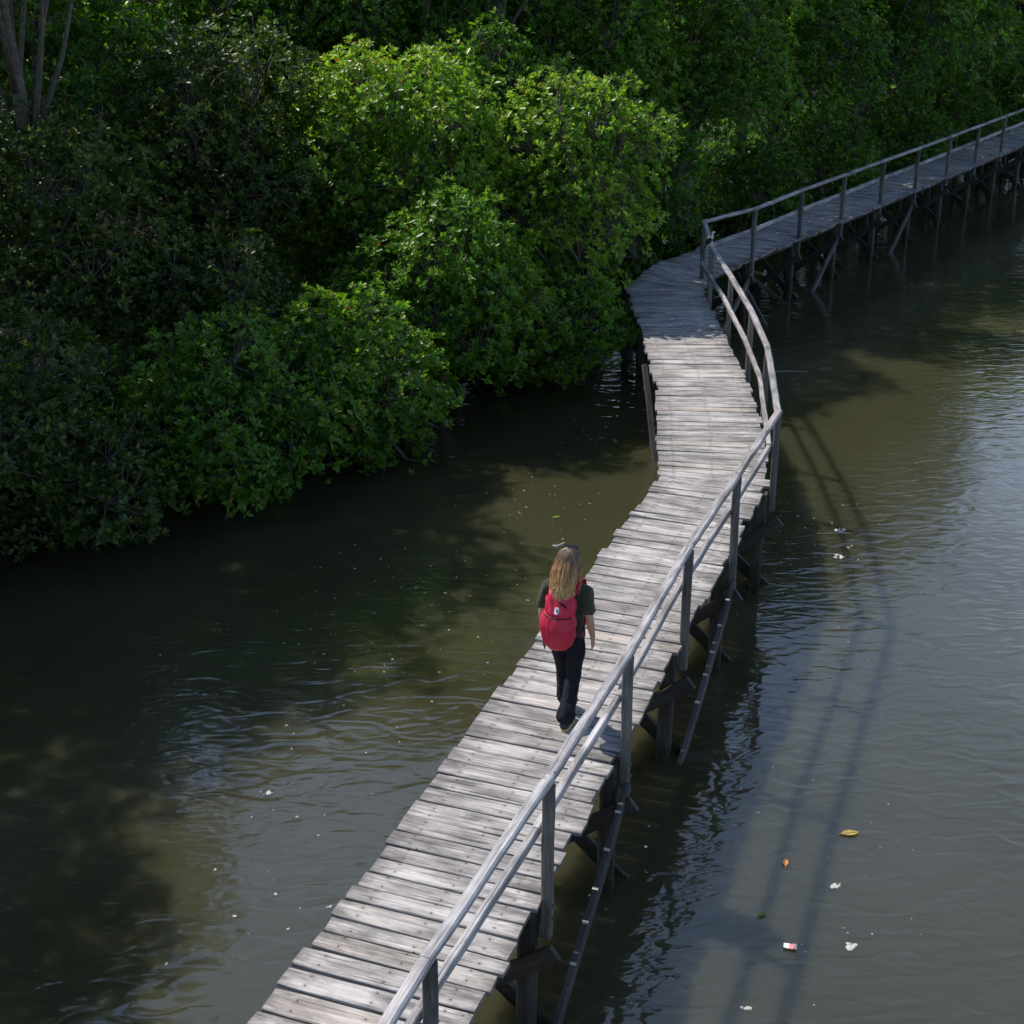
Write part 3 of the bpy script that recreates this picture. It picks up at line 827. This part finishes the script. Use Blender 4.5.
def body():
    bm = bmesh.new()
    loft_into(bm, [((0, 0, .80), .14, .095), ((0, -.005, .88), .165, .115), ((0, -.005, .95), .158, .112), ((0, .005, 1.05), .128, .092),
                   ((0, .01, 1.16), .142, .098), ((0, .005, 1.27), .158, .104), ((0, -.005, 1.345), .165, .09), ((0, -.01, 1.39), .12, .066), ((0, -.005, 1.42), .06, .055)])
    limb_into(bm, [(0, -.005, 1.37), (0, .01, 1.46), (0, .02, 1.52)], [.058, .05, .052])
    # head: skull, jaw, nose, ears
    ball_into(bm, (0, .005, 1.585), (.074, .092, .098))
    ball_into(bm, (0, .035, 1.525), (.055, .062, .06))
    limb_into(bm, [(0, .092, 1.585), (0, .112, 1.548)], [.010, .014], 8)
    ball_into(bm, (0, .092, 1.512), (.024, .012, .009))
    for s in (-1, 1):
        ball_into(bm, (s * .076, .0, 1.565), (.012, .02, .031))
        ball_into(bm, (s * .03, .083, 1.587), (.014, .01, .01))
        limb_into(bm, [(s * .135, -.005, 1.345), (s * .178, -.012, 1.335)], [.05, .052])
    # legs: the right one trails, the left one is ahead
    limb_into(bm, [(.085, 0, .86), (.083, -.02, .47), (.068, -.225, .10)], [.083, .056, .037])
    limb_into(bm, [(.068, -.23, .08), (.072, -.12, .04), (.075, -.03, .032)], [.034, .034, .026])
    limb_into(bm, [(-.085, 0, .86), (-.072, .13, .48), (-.05, .16, .10)], [.083, .056, .037])
    limb_into(bm, [(-.05, .16, .075), (-.05, .27, .04), (-.05, .35, .032)], [.034, .034, .026])
    # arms
    for s, sh, elb, wr in ((1, (.178, -.012, 1.335), (.230, -.050, 1.080), (.242, .02, .868)), (-1, (-.178, -.012, 1.335), (-.222, -.05, 1.08), (-.232, .03, .865))):
        limb_into(bm, [sh, elb], [.05, .038]); limb_into(bm, [elb, tuple(Vector(elb).lerp(Vector(wr), .3)), wr], [.038, .037, .025])
        w_ = Vector(wr); dn = Vector((0.0, .18, -1)).normalized()
        kn = w_ + dn * .085
        loftdir = dn
        # palm, flattened sideways
        for k in range(5):
            c = w_ + dn * (.015 + .0185 * k)
            ball_into(bm, c, (.016, .030 + .004 * min(k, 2), .022))
        # four unequal fingers, slightly curled forward / in
        fw = Vector((0, 1, .18)).normalized()
        for j, (off, ln) in enumerate(((.028, .068), (.010, .076), (-.009, .071), (-.027, .055))):
            b0 = kn + fw * off + dn * .002
            curl = Vector((-s * .35, .25 if s > 0 else .12, 0))
            p1_ = b0 + (dn + curl * .25).normalized() * ln * .45
            p2_ = p1_ + (dn + curl * 1.0).normalized() * ln * .32
            p3_ = p2_ + (dn + curl * 2.0).normalized() * ln * .28
            limb_into(bm, [b0 - dn * .02, b0, p1_, p2_, p3_], [.0095, .0095, .0088, .008, .0068], 8)
        # thumb leaves the front side of the palm near its base
        t0 = w_ + dn * .03 + fw * .022
        t1 = t0 + (fw * .75 + dn * .7 + Vector((-s * .2, 0, 0))).normalized() * .042
        t2 = t1 + (fw * .25 + dn + Vector((-s * .35, 0, 0))).normalized() * .032
        limb_into(bm, [t0, t1, t2], [.013, .0105, .0085], 8)
    b = fuse(bm, 'body', skin, per, 0.0065, 2)
    for v in b.data.vertices:
        if v.co.z > 1.45:
            k = 1 + .10 * min(1, (v.co.z - 1.45) / .06)
            v.co = Vector((0, .01, 1.47)) + (v.co - Vector((0, .01, 1.47))) * k
    return b
body()

def fold(sc, amp, seed, stretch=(1, 1, 1)):
    def f(c):
        q = Vector((c.x * sc * stretch[0] + seed, c.y * sc * stretch[1], c.z * sc * stretch[2]))
        return amp * (noise.noise(q) + .5 * noise.noise(q * 2.3))
    return f

bm = bmesh.new()
loft_into(bm, [((0, 0, .865), .180, .130), ((0, -.002, .93), .176, .128), ((0, .005, 1.05), .150, .112), ((0, .01, 1.16), .160, .116), ((0, .005, 1.27), .175, .121),
               ((0, -.005, 1.35), .180, .105), ((0, -.01, 1.40), .135, .080), ((0, -.008, 1.435), .075, .066)], 28)
for s, elb in ((1, (.218, -.036, 1.168)), (-1, (-.216, -.036, 1.165))):
    limb_into(bm, [(s * .12, -.005, 1.35), (s * .178, -.012, 1.33), elb], [.062, .068, .063])
fuse(bm, 'tshirt', shirt_m, per, 0.009, 2, fold(11, .011, 3, (1, 1, .7)))

bm = bmesh.new()
loft_into(bm, [((0, 0, .79), .15, .118), ((0, -.008, .86), .178, .130), ((0, -.006, .93), .172, .124), ((0, 0, 1.0), .150, .108)], 24)
limb_into(bm, [(.086, -.005, .83), (.085, -.02, .48), (.074, -.13, .26)], [.098, .071, .074])
limb_into(bm, [(.074, -.13, .26), (.068, -.205, .125)], [.074, .088])
limb_into(bm, [(-.086, -.005, .83), (-.074, .125, .48), (-.06, .145, .26)], [.098, .071, .074])
limb_into(bm, [(-.06, .145, .26), (-.05, .155, .125)], [.074, .088])
fuse(bm, 'trousers', trouser_m, per, 0.01, 2, fold(12, .013, 9, (1, 1, .55)))

for (hx, hy, tx, ty) in ((.066, -.285, .078, .0), (-.05, .10, -.05, .375)):
    bm = bmesh.new()
    limb_into(bm, [(hx, hy + .035, .052), ((hx + tx) / 2, (hy + ty) / 2, .048), (tx, ty - .03, .04)], [.043, .044, .036])
    sh = fuse(bm, 'shoe', shoe_m, per, 0.009, 2)
    for v in sh.data.vertices: v.co.z = max(v.co.z, 0.016)
    bm = bmesh.new()
    loft_into(bm, [(((hx + tx) / 2, (hy + ty) / 2, .0), .046, (ty - hy) / 2 + .006, 2.6), (((hx + tx) / 2, (hy + ty) / 2, .022), .045, (ty - hy) / 2 + .008, 2.6)], 24)
    me = bpy.data.meshes.new('sole'); bm.to_mesh(me); bm.free(); me.materials.append(sole_m)
    so_ = link(bpy.data.objects.new('sole', me)); so_.parent = sh

# hair: a cap of overlapping locks, darker at the root and blond at the tips
def hair():
    m, nt, b = new_mat('ombre_hair'); L = nt.links
    at = N(nt, 'ShaderNodeAttribute', attribute_name='grain')
    sp = N(nt, 'ShaderNodeSeparateXYZ'); L.new(at.outputs['Vector'], sp.inputs[0])
    r = ramp(nt, [(0.0, (0.12, 0.075, 0.05)), (0.30, (0.16, 0.088, 0.045)), (0.58, (0.34, 0.175, 0.065)), (1.0, (0.66, 0.42, 0.17))]); L.new(sp.outputs['X'], r.inputs['Fac'])
    r2 = ramp(nt, [(0, 0.5), (1, 1.4)]); L.new(sp.outputs['Z'], r2.inputs['Fac'])
    L.new(mixc(nt, 1.0, r.outputs['Color'], r2.outputs['Color'], 'MULTIPLY'), b.inputs['Base Color'])
    b.inputs['Roughness'].default_value = 0.42; b.inputs['Specular IOR Level'].default_value = 0.45
    mb = MB(); rg = random.Random(5)
    def ribbon(pts, wid, out, tid):
        vs = []; gs = []; n = len(pts)
        for i, p in enumerate(pts):
            d = (pts[min(i + 1, n - 1)] - pts[max(i - 1, 0)]).normalized()
            s = d.cross(out[i]).normalized()
            t = i / (n - 1); w_ = wid * (1 - .75 * t * t)
            vs += [p - s * w_, p + out[i] * w_ * .5, p + s * w_]
            gs += [(t * tid[1], 0, tid[0])] * 3
        fs = []
        for i in range(n - 1):
            a = i * 3
            fs += [(a, a + 1, a + 4, a + 3), (a + 1, a + 2, a + 5, a + 4)]
        mb.add(vs, fs, gs)
    c = Vector((0, .0, 1.588)); rr = Vector((.082, .100, .104))
    for k in range(1050):
        # roots spread over the scalp from a middle parting
        th = rg.uniform(-1, 1) * math.pi * 0.80          # 0 = back, +-pi = front
        ph = rg.uniform(0.0, 1.15) ** 0.8
        az = th
        root = Vector((math.sin(az) * math.sin(ph), -math.cos(az) * math.sin(ph), math.cos(ph)))
        # the lock follows the skull down to ear level, then hangs
        side = max(-1, min(1, root.x * 1.25 + rg.gauss(0, .06)))
        pts = []; out = []
        endz = 1.342 + .04 * abs(side) * rg.random() + rg.uniform(-.03, .08)
        if rg.random() < .12: endz -= rg.uniform(.02, .07)
        steps = 11
        azh = math.atan2(root.x, -root.y)
        azh = max(-1.95, min(1.95, azh))
        lift = rg.uniform(0, .014)
        pmax = max(ph + .25, rg.uniform(1.15, 1.75)); cut = .30 + .14 * rg.random()
        flare = rg.uniform(.090, .128)
        for i in range(steps):
            t = i / (steps - 1)
            if t < cut:
                p_ = ph + (pmax - ph) * (t / cut)
                a_ = az + (azh - az) * min(1, t / cut)
                v = Vector((math.sin(a_) * math.sin(p_), -math.cos(a_) * math.sin(p_), math.cos(p_)))
                p = Vector((c.x + v.x * (rr.x + lift), c.y + v.y * (rr.y + lift), c.z + v.z * (rr.z + lift)))
                o_ = v.normalized()
                last = p; lv = v
            else:
                q = (t - cut) / (1 - cut)
                h_ = Vector((lv.x, lv.y, 0)).normalized()
                e = Vector((h_.x * flare, -.085 - .130 * max(0, -h_.y), endz))
                if abs(h_.x) > .9: e.y = rg.uniform(-.075, -.005)
                bulge = Vector((h_.x * .018, h_.y * .024, 0)) * math.sin(min(1, q * 1.15) * math.pi)
                p = last.lerp(e, q) + bulge + Vector((rg.gauss(0, .0022), rg.gauss(0, .0022), 0))
                o_ = Vector((h_.x, h_.y, .15)).normalized()
            pts.append(p); out.append(o_)
        ribbon(pts, rg.uniform(.004, .0085), out, (rg.random(), rg.uniform(.75, 1.05)))
    mb.v = [(p[0] * 1.12, .01 + (p[1] - .01) * 1.1, 1.47 + (p[2] - 1.47) * 1.1 if p[2] > 1.40 else p[2] - .007) for p in mb.v]
    o = mb.build('hair', m, per)
    return o
hair()
mb = MB(); 
pts = [Vector((-.236 + .034 * math.cos(a), .022 + .034 * math.sin(a), .893)) for a in [2 * math.pi * k / 16 for k in range(17)]]
tube_into(mb, pts, .007, 6, cap=False); mb.build('bracelet', white_m, per, smooth=True)

# sunglasses pushed up on the hair
sg = empty('sunglasses', Vector(PW) + Matrix.Rotation(FACE, 3, 'Z') @ Vector((0, .040, 1.712)) * PS, FACE); sg.rotation_euler = (R(-30), 0, FACE); sg.scale = (PS, PS, PS); tag(sg, 'dark sunglasses pushed up on top of the walking woman\'s head', 'sunglasses')
mb = MB()
for s in (-1, 1):
    ring = []
    for k in range(18):
        a = 2 * math.pi * k / 18
        ring.append((s * .036 + .031 * math.cos(a), .052 + .012 * math.sin(a), .014 + .019 * math.sin(a)))
    mb.add(ring + [(x, y - .008, z + .004) for x, y, z in ring], [tuple(range(18)), tuple(range(35, 17, -1))] + [(k, (k + 1) % 18, 18 + (k + 1) % 18, 18 + k) for k in range(18)])
mb.build('lens', glass_m, sg)
mb = MB()
tube_into(mb, [(-.012, .056, .022), (0, .058, .027), (.012, .056, .022)], .004, 6)
for s in (-1, 1):
    tube_into(mb, [(s * .066, .055, .018), (s * .088, .02, -.02), (s * .092, -.03, -.075)], .004, 6)
    pts = [(s * .036 + .032 * math.cos(a), .052 + .012 * math.sin(a), .014 + .020 * math.sin(a)) for a in [2 * math.pi * k / 18 for k in range(19)]]
    tube_into(mb, pts, .004, 5, cap=False)
mb.build('frame', black_m, sg, smooth=True)

# red backpack
bp_ = empty('backpack', (PW[0], PW[1], PW[2] + .815 * PS), FACE); bp_.scale = (PS * 1.06, PS * 1.02, PS * 1.10); tag(bp_, 'crimson red nylon backpack with a small white badge, worn by the walking woman', 'backpack')
def pk(z): return (0.0, -.115, z)
bm = bmesh.new()
# profile: rounded base that bulges backwards, narrowing to the top
secs = [(.0, .06, .045, -.19), (.015, .10, .075, -.195), (.05, .128, .095, -.20), (.12, .145, .108, -.205), (.21, .150, .108, -.20), (.30, .146, .096, -.19), (.38, .135, .080, -.175), (.45, .118, .062, -.16), (.50, .098, .048, -.148), (.525, .07, .03, -.142)]
loft_into(bm, [((-.012 + .02 * (z - .25), y, z), rx, ry, 2.5) for z, rx, ry, y in secs], 32)
def pack_disp(c):
    q = Vector((c.x * 9 + 4, c.y * 6, c.z * 6))
    k = .014 * noise.noise(q) + .009 * noise.noise(Vector((c.x * 22 + c.z * 9, c.y * 8, c.z * 11)))
    k += -.010 * math.exp(-((c.z - .315 - .25 * c.x * c.x * 4) / .012) ** 2)      # seam under the lid
    rg1 = 1 - abs(noise.noise(Vector((c.x * 15 + c.z * 5, c.y * 5, c.z * 4 + 7)))) * 2
    k += .009 * rg1 * rg1 * rg1
    k -= .004 * math.exp(-((abs(c.x + .01) - .085) / .006) ** 2) * (1 if c.z < .31 else .3)
    return k
bag = fuse(bm, 'bag', red_m, bp_, 0.006, 2, pack_disp)
from mathutils.bvhtree import BVHTree
_bv = BVHTree.FromPolygons([v.co[:] for v in bag.data.vertices], [tuple(p.vertices) for p in bag.data.polygons])
def on_bag(x, z, lift=.003):
    h_ = _bv.ray_cast(Vector((x, -1, z)), Vector((0, 1, 0)))
    return (x, (h_[0].y if h_[0] else -.2) - lift, z)
mb = MB()
pts = []
for k in range(13):
    a = math.pi * (0.06 + .88 * k / 12)
    pts.append(on_bag(-.01 + .128 * math.cos(a), .318 - .010 * math.sin(a), .001))
tube_into(mb, pts, .0055, 6); mb.build('zip', black_m, bp_, smooth=True)
for s in (-1, 1):
    mb = MB()
    pp = [Vector((s * .088, -.14, .49)), Vector((s * .10, -.085, .555)), Vector((s * .105, -.01, .575)), Vector((s * .108, .07, .545)), Vector((s * .105, .118, .45)), Vector((s * .115, .13, .30)), Vector((s * .14, .07, .16)), Vector((s * .15, -.07, .09))]
    vs = []; fs = []
    for i, p in enumerate(pp):
        d = (pp[min(i + 1, 7)] - pp[max(i - 1, 0)]).normalized(); sd = Vector((1, 0, 0)); sd = (sd - d * sd.dot(d)).normalized(); u = d.cross(sd)
        w_ = .034 if i < 6 else .014
        vs += [p - sd * w_ - u * .007, p + sd * w_ - u * .007, p + sd * w_ + u * .007, p - sd * w_ + u * .007]
    for i in range(7):
        for k in range(4): fs.append((i * 4 + k, i * 4 + (k + 1) % 4, i * 4 + 4 + (k + 1) % 4, i * 4 + 4 + k))
    fs += [(3, 2, 1, 0), (28, 29, 30, 31)]
    mb.add(vs, fs); mb.build('shoulder_strap', red_m, bp_, smooth=False)
mb = MB()
tube_into(mb, [(-.035, -.155, .515), (-.03, -.175, .545), (.0, -.18, .555), (.03, -.175, .545), (.035, -.155, .515)], .008, 6); mb.build('top_handle', redd_m, bp_, smooth=True)
mb = MB()
beam_into(mb, on_bag(.012, .428), on_bag(.070, .408), .006, .016, random.Random(1), segs=3); mb.build('buckle', black_m, bp_)
# badge: white rounded patch with a small dark emblem
mb = MB()
ring = [(-.012 + .020 * math.copysign(abs(math.cos(a)) ** .6, math.cos(a)), -.256, .372 + .026 * math.copysign(abs(math.sin(a)) ** .6, math.sin(a))) for a in [2 * math.pi * k / 20 for k in range(20)]]
ring = [on_bag(x, z, .004) for x, y, z in ring]
mb.add(ring + [(x, y + .02, z) for x, y, z in ring], [tuple(range(20)), ] + [(k, 20 + k, 20 + (k + 1) % 20, (k + 1) % 20) for k in range(20)])
bad = mb.build('badge', white_m, bp_)
mb = MB()
em = [(-.007, .360), (.001, .364), (.001, .374), (-.004, .384), (-.012, .386), (-.016, .378), (-.009, .372)]
mb.add([on_bag(x, z, .0075) for x, z in em] + [on_bag(x, z, .003) for x, z in em], [tuple(range(7)), ] + [(k, 7 + k, 7 + (k + 1) % 7, (k + 1) % 7) for k in range(7)])
mb.build('emblem', simple_mat('dark_blue_print', (0.03, 0.035, 0.09), var=.1), bad)
for s, x in ((-1, -.15), (1, .15)):
    mb = MB()
    tube_into(mb, [(x, -.13, .10), (x + s * .012, -.14, .03), (x + s * .008, -.135, -.05)], .006, 5); mb.build('strap_tail', black_m, bp_)

# something slim and black in the left hand
hand_l = Vector((-.228, .052, .775))
ph = empty('handheld_device', (0, 0, 0)); 
ph.location = Vector(PW) + Matrix.Rotation(FACE, 3, 'Z') @ hand_l * PS; ph.scale = (PS, PS, PS); ph.rotation_euler = (R(-12), 0, FACE)
tag(ph, 'slim black device held low in the walking woman\'s left hand', 'device')
mb = MB(); beam_into(mb, (0, 0, -.085), (0, 0, .05), .014, .062, random.Random(2), up=(0, 1, 0), cham=.3, segs=1, warp=0); mb.build('casing', black_m, ph)
mb = MB(); tube_into(mb, [(0, .02, -.084), (.004, .03, -.12), (0, .015, -.135), (-.004, .01, -.11), (0, .015, -.084)], .003, 5); mb.build('wrist_loop', black_m, ph)

# bird on the railing at the bend
bz = .94 + .035
bird = empty('bird', (3.375, 24.52, bz), R(-60)); tag(bird, 'small black and white bird with a curved neck perched on the far railing bend', 'bird')
bm = bmesh.new()
ball_into(bm, (0, -.02, .085), (.032, .06, .038), (R(38), 0, 0))
limb_into(bm, [(0, .015, .11), (0, .045, .15), (0, .03, .19), (0, .045, .22)], [.026, .019, .015, .016])
ball_into(bm, (0, .055, .226), (.017, .024, .017))
limb_into(bm, [(0, .075, .225), (0, .115, .22)], [.007, .003], 8)
limb_into(bm, [(0, -.055, .05), (0, -.10, -.01)], [.02, .012])
for s in (-1, 1): limb_into(bm, [(s * .014, 0, .05), (s * .014, .005, .005)], [.008, .005], 8); limb_into(bm, [(s * .014, -.005, .003), (s * .016, .03, .003)], [.005, .004], 6)
fuse(bm, 'body', simple_mat('white_plumage', (0.6, 0.6, 0.56), var=.1), bird, .004, 2)
bm = bmesh.new()
for s in (-1, 1): ball_into(bm, (s * .026, -.035, .08), (.012, .068, .033), (R(40), 0, 0))
ball_into(bm, (0, -.035, .108), (.026, .055, .018), (R(40), 0, 0))
limb_into(bm, [(0, -.06, .05), (0, -.115, -.03)], [.018, .012])
fuse(bm, 'wing', simple_mat('black_plumage', (0.012, 0.012, 0.016), var=.2), bird, .004, 2)


# ------------------------------------------------------------------ things afloat
foam_m = simple_mat('foam_white', (0.46, 0.45, 0.40), rough=0.8, var=0.15)
def flake(mb, x, y, r, rg, thick=0.012, lobes=11, asp=1.0, z=WATER_Z):
    a0 = rg.uniform(0, 6.28); n = lobes
    top = []; 
    for k in range(n):
        a = 2 * math.pi * k / n; q = r * rg.uniform(.55, 1.15)
        px, py = math.cos(a) * q, math.sin(a) * q * asp
        top.append((x + px * math.cos(a0) - py * math.sin(a0), y + px * math.sin(a0) + py * math.cos(a0)))
    vs = [(p[0], p[1], z - .01) for p in top] + [(p[0], p[1], z + thick * .5) for p in top] + [(x, y, z + thick)]
    fs = [(k, (k + 1) % n, n + (k + 1) % n, n + k) for k in range(n)] + [(n + k, n + (k + 1) % n, 2 * n) for k in range(n)]
    mb.add(vs, fs)
def floating(name, label, cat, x, y, mat, kind, r, rz=0.0, asp=1.0, seed=0):
    rg = random.Random(seed); mb = MB(); x *= 1.0267; y *= 1.0267
    if kind == 'foam':
        flake(mb, 0, 0, r, rg, lobes=13, asp=asp, z=0)
        for _ in range(5): flake(mb, rg.uniform(-1.3, 1.3) * r, rg.uniform(-.7, .7) * r, r * rg.uniform(.2, .45), rg, lobes=8, z=rg.uniform(-.002, .002))
    elif kind == 'leaf':
        n = 7; vs = []; fs = []
        for i in range(n):
            t = i / (n - 1); w_ = r * .22 * math.sin(math.pi * min(1, t * .92 + .04)) + .001
            z = .006 + .03 * r * math.sin(t * 3) 
            vs += [((t - .5) * r * 2, -w_ * 2, z + .01), ((t - .5) * r * 2, 0, z), ((t - .5) * r * 2, w_ * 2, z + .01)]
        for i in range(n - 1):
            a = i * 3; fs += [(a, a + 3, a + 4, a + 1), (a + 1, a + 4, a + 5, a + 2)]
        mb.add(vs, fs)
        tube_into(mb, [(-r * 1.4, 0, .004), (-r, 0, .008), (r * .9, 0, .012)], .003, 4)
    elif kind == 'wrapper':
        vs = []; fs = []
        for i in range(6):
            for j in range(4):
                vs.append(((i / 5 - .5) * r * 2, (j / 3 - .5) * r * 1.2, .012 + rg.uniform(0, .014)))
        for i in range(5):
            for j in range(3): a = i * 4 + j; fs.append((a, a + 4, a + 5, a + 1))
        mb.add(vs, fs)
    elif kind == 'stick':
        tube_into(mb, [(-r, 0, .0), (-r * .3, .02, .012), (r * .4, -.01, .014), (r, .03, .0)], [.012, .014, .012, .006], 6)
    elif kind == 'twig':
        tube_into(mb, [(-r, r * .3, .01), (-r * .6, -r * .25, .012), (r * .2, 0, .012), (r, r * .5, .01)], [.012, .016, .015, .010], 6)
    o = mb.build(name, mat); o.location = (x, y, WATER_Z); o.rotation_euler = (0, 0, rz)
    return tag(o, label, cat)
yel = simple_mat('yellow_leaf', (0.36, 0.28, 0.07), var=.4, scale=20); org = simple_mat('orange_leaf', (0.50, 0.20, 0.05), var=.3, scale=20)
grn = simple_mat('floating_green_leaf', (0.22, 0.30, 0.04), var=.2, scale=20); redl = simple_mat('red_leaf', (0.28, 0.05, 0.025), var=.3, scale=20)
wrap = new_mat('pink_white_wrapper')
_nt = wrap[1]; _tc = N(_nt, 'ShaderNodeTexCoord'); _sp = N(_nt, 'ShaderNodeSeparateXYZ'); _nt.links.new(_tc.outputs['Generated'], _sp.inputs[0])
_rp = ramp(_nt, [(0.0, (.75, .75, .72)), (.38, (.75, .75, .72)), (.42, (.72, .22, .24)), (.8, (.78, .40, .40)), (.86, (.75, .75, .72))], 'CONSTANT'); _nt.links.new(_sp.outputs['X'], _rp.inputs['Fac']); _nt.links.new(_rp.outputs['Color'], wrap[2].inputs['Base Color'])
stick_m = simple_mat('floating_wood', (0.20, 0.19, 0.18), var=.3)
floating('foam_patch', 'largest ragged white foam patch on the blue water at the lower right', 'foam', 2.66, 9.82, foam_m, 'foam', .045, .2, .8, 1)
floating('foam_patch', 'white foam patch below and right of the largest one on the blue water', 'foam', 2.63, 9.06, foam_m, 'foam', .05, .9, .7, 2)
floating('foam_patch', 'white foam scrap on the dark water, upper of two right of the boardwalk bend', 'foam', 4.21, 17.14, foam_m, 'foam', .075, .5, .6, 3)
floating('foam_patch', 'white foam scrap on the dark water, lower of two right of the boardwalk bend', 'foam', 4.08, 16.34, foam_m, 'foam', .07, -.1, .45, 4)
floating('foam_patch', 'small off-white foam patch on the open water left of the boardwalk', 'foam', -2.22, 11.18, foam_m, 'foam', .035, .3, .8, 5)
floating('foam_patch', 'small white foam patch near the bottom of the blue water', 'foam', 1.73, 8.39, foam_m, 'foam', .035, .3, .6, 12)
floating('wrapper', 'pink and white crumpled wrapper afloat at the lower right', 'wrapper', 2.16, 9.06, wrap[0], 'wrapper', .052, -.25)
floating('leaf', 'yellow leaf afloat at the right on the blue water', 'leaf', 2.94, 10.55, yel, 'leaf', .085, .1)
floating('leaf', 'small orange leaf afloat above the pink and white wrapper', 'leaf', 2.31, 10.13, org, 'leaf', .05, 1.4)
floating('leaf', 'small green leaf afloat to the left of the pink and white wrapper', 'leaf', 2.0, 9.45, grn, 'leaf', .04, .5)
floating('leaf', 'dark red leaf afloat beside the nearest boardwalk pile', 'leaf', .25, 8.9, redl, 'leaf', .055, -.4)
floating('leaf', 'yellow green leaf afloat upstream of the walking woman on the left side', 'leaf', .58, 17.57, grn, 'leaf', .06, .3)
floating('twig', 'pale crooked twig afloat beyond the walking woman\'s head', 'twig', .6, 16.67, foam_m, 'twig', .085, .4)
floating('stick', 'grey stick afloat in the dark water beyond the railing bend', 'stick', 4.79, 23.98, stick_m, 'stick', .32, .02)
rgd = random.Random(77); fl = MB()
for (cx, cy, sx, sy, n) in ((-1.9, 14.2, .9, .9, 34), (-.9, 15.9, 1.0, .6, 36), (.3, 18.0, .5, .7, 46), (-.4, 13.2, .7, 1.2, 22), (-2.0, 10.6, .5, 1.2, 30), (2.6, 10.5, .5, 1.8, 44), (3.9, 17.4, .4, 1.0, 44), (2.9, 13.5, .7, 1.4, 18), (1.2, 20.4, .3, .5, 14), (1.1, 9.6, .2, .8, 16)):
    for _ in range(n):
        x = rgd.gauss(cx, sx) * 1.0267; y = rgd.gauss(cy, sy) * 1.0267
        flake(fl, x, y, abs(rgd.gauss(.006, .006)) + .004, rgd, thick=.006, lobes=6, asp=rgd.uniform(.4, 1))
o = fl.build('foam_flecks', foam_m); tag(o, 'tiny pale flecks of foam and plant bits scattered over the water', 'flecks', kind='stuff')


# ------------------------------------------------------------------ light, sky, camera
SUN_TO = Vector((-0.58, 0.46, 1.0)).normalized()
el = math.asin(SUN_TO.z); rot = math.atan2(SUN_TO.x, SUN_TO.y)
sun = bpy.data.lights.new('sun', 'SUN'); sun.energy = 4.6; sun.angle = R(0.5); sun.color = (1.0, 0.93, 0.83)
so = link(bpy.data.objects.new('sun', sun)); so.rotation_euler = SUN_TO.to_track_quat('Z', 'Y').to_euler(); so.location = (-20, 4, 30)

w = bpy.data.worlds.new('World'); scene.world = w; w.use_nodes = True
nt = w.node_tree; bg = nt.nodes['Background']
sky = nt.nodes.new('ShaderNodeTexSky'); sky.sky_type = 'NISHITA'; sky.sun_disc = False
sky.sun_elevation = el; sky.sun_rotation = rot; sky.altitude = 10; sky.air_density = 1.0; sky.dust_density = 0.3; sky.ozone_density = 3.0
# soft fair-weather clouds, shaped for the sky reflection in the water
tc = N(nt, 'ShaderNodeTexCoord'); sp = N(nt, 'ShaderNodeSeparateXYZ'); nt.links.new(tc.outputs['Generated'], sp.inputs[0])
zc = N(nt, 'ShaderNodeMath', operation='MAXIMUM'); nt.links.new(sp.outputs['Z'], zc.inputs[0]); zc.inputs[1].default_value = 0.08
dx = N(nt, 'ShaderNodeMath', operation='DIVIDE'); nt.links.new(sp.outputs['X'], dx.inputs[0]); nt.links.new(zc.outputs[0], dx.inputs[1])
dy = N(nt, 'ShaderNodeMath', operation='DIVIDE'); nt.links.new(sp.outputs['Y'], dy.inputs[0]); nt.links.new(zc.outputs[0], dy.inputs[1])
cb = N(nt, 'ShaderNodeCombineXYZ'); nt.links.new(dx.outputs[0], cb.inputs[0]); nt.links.new(dy.outputs[0], cb.inputs[1])
cn = N(nt, 'ShaderNodeTexNoise', Scale=1.3, Detail=6.0, Roughness=0.55, Distortion=0.2); nt.links.new(cb.outputs[0], cn.inputs['Vector'])
cr = ramp(nt, [(0.36, 0.15), (0.70, 0.9)]); nt.links.new(cn.outputs['Fac'], cr.inputs['Fac'])
zr = ramp(nt, [(0.30, 1.0), (0.78, 0.12)]); nt.links.new(sp.outputs['Z'], zr.inputs['Fac'])      # cloud kept low to brighten the reflection, thinned overhead to dim ambient light
yr = ramp(nt, [(0.0, 0.25), (0.5, 1.0)]); nt.links.new(sp.outputs['Y'], yr.inputs['Fac'])
cmul = mixc(nt, 1.0, zr.outputs['Color'], yr.outputs['Color'], 'MULTIPLY')
cmul = mixc(nt, 1.0, cmul, cr.outputs['Color'], 'MULTIPLY')
cm = mixc(nt, cmul, sky.outputs['Color'], (7.6, 9.2, 12.6))
nt.links.new(cm, bg.inputs['Color']); bg.inputs['Strength'].default_value = 0.135

cam = bpy.data.cameras.new('camera'); cam.sensor_width = 36; cam.sensor_height = 36; cam.lens = 36 * 1450 / 1024
cam.clip_end = 800; cam.clip_start = 0.1
co = link(bpy.data.objects.new('camera', cam)); co.location = (0, 0, 6.4); co.rotation_euler = (R(90 - 22.883), 0, 0)
scene.camera = co
vs_ = scene.view_settings; vs_.view_transform = 'Standard'; vs_.look = 'None'; vs_.gamma = 1; vs_.exposure = 0.17; vs_.use_curve_mapping = False
scene.render.resolution_x = 1024; scene.render.resolution_y = 1024
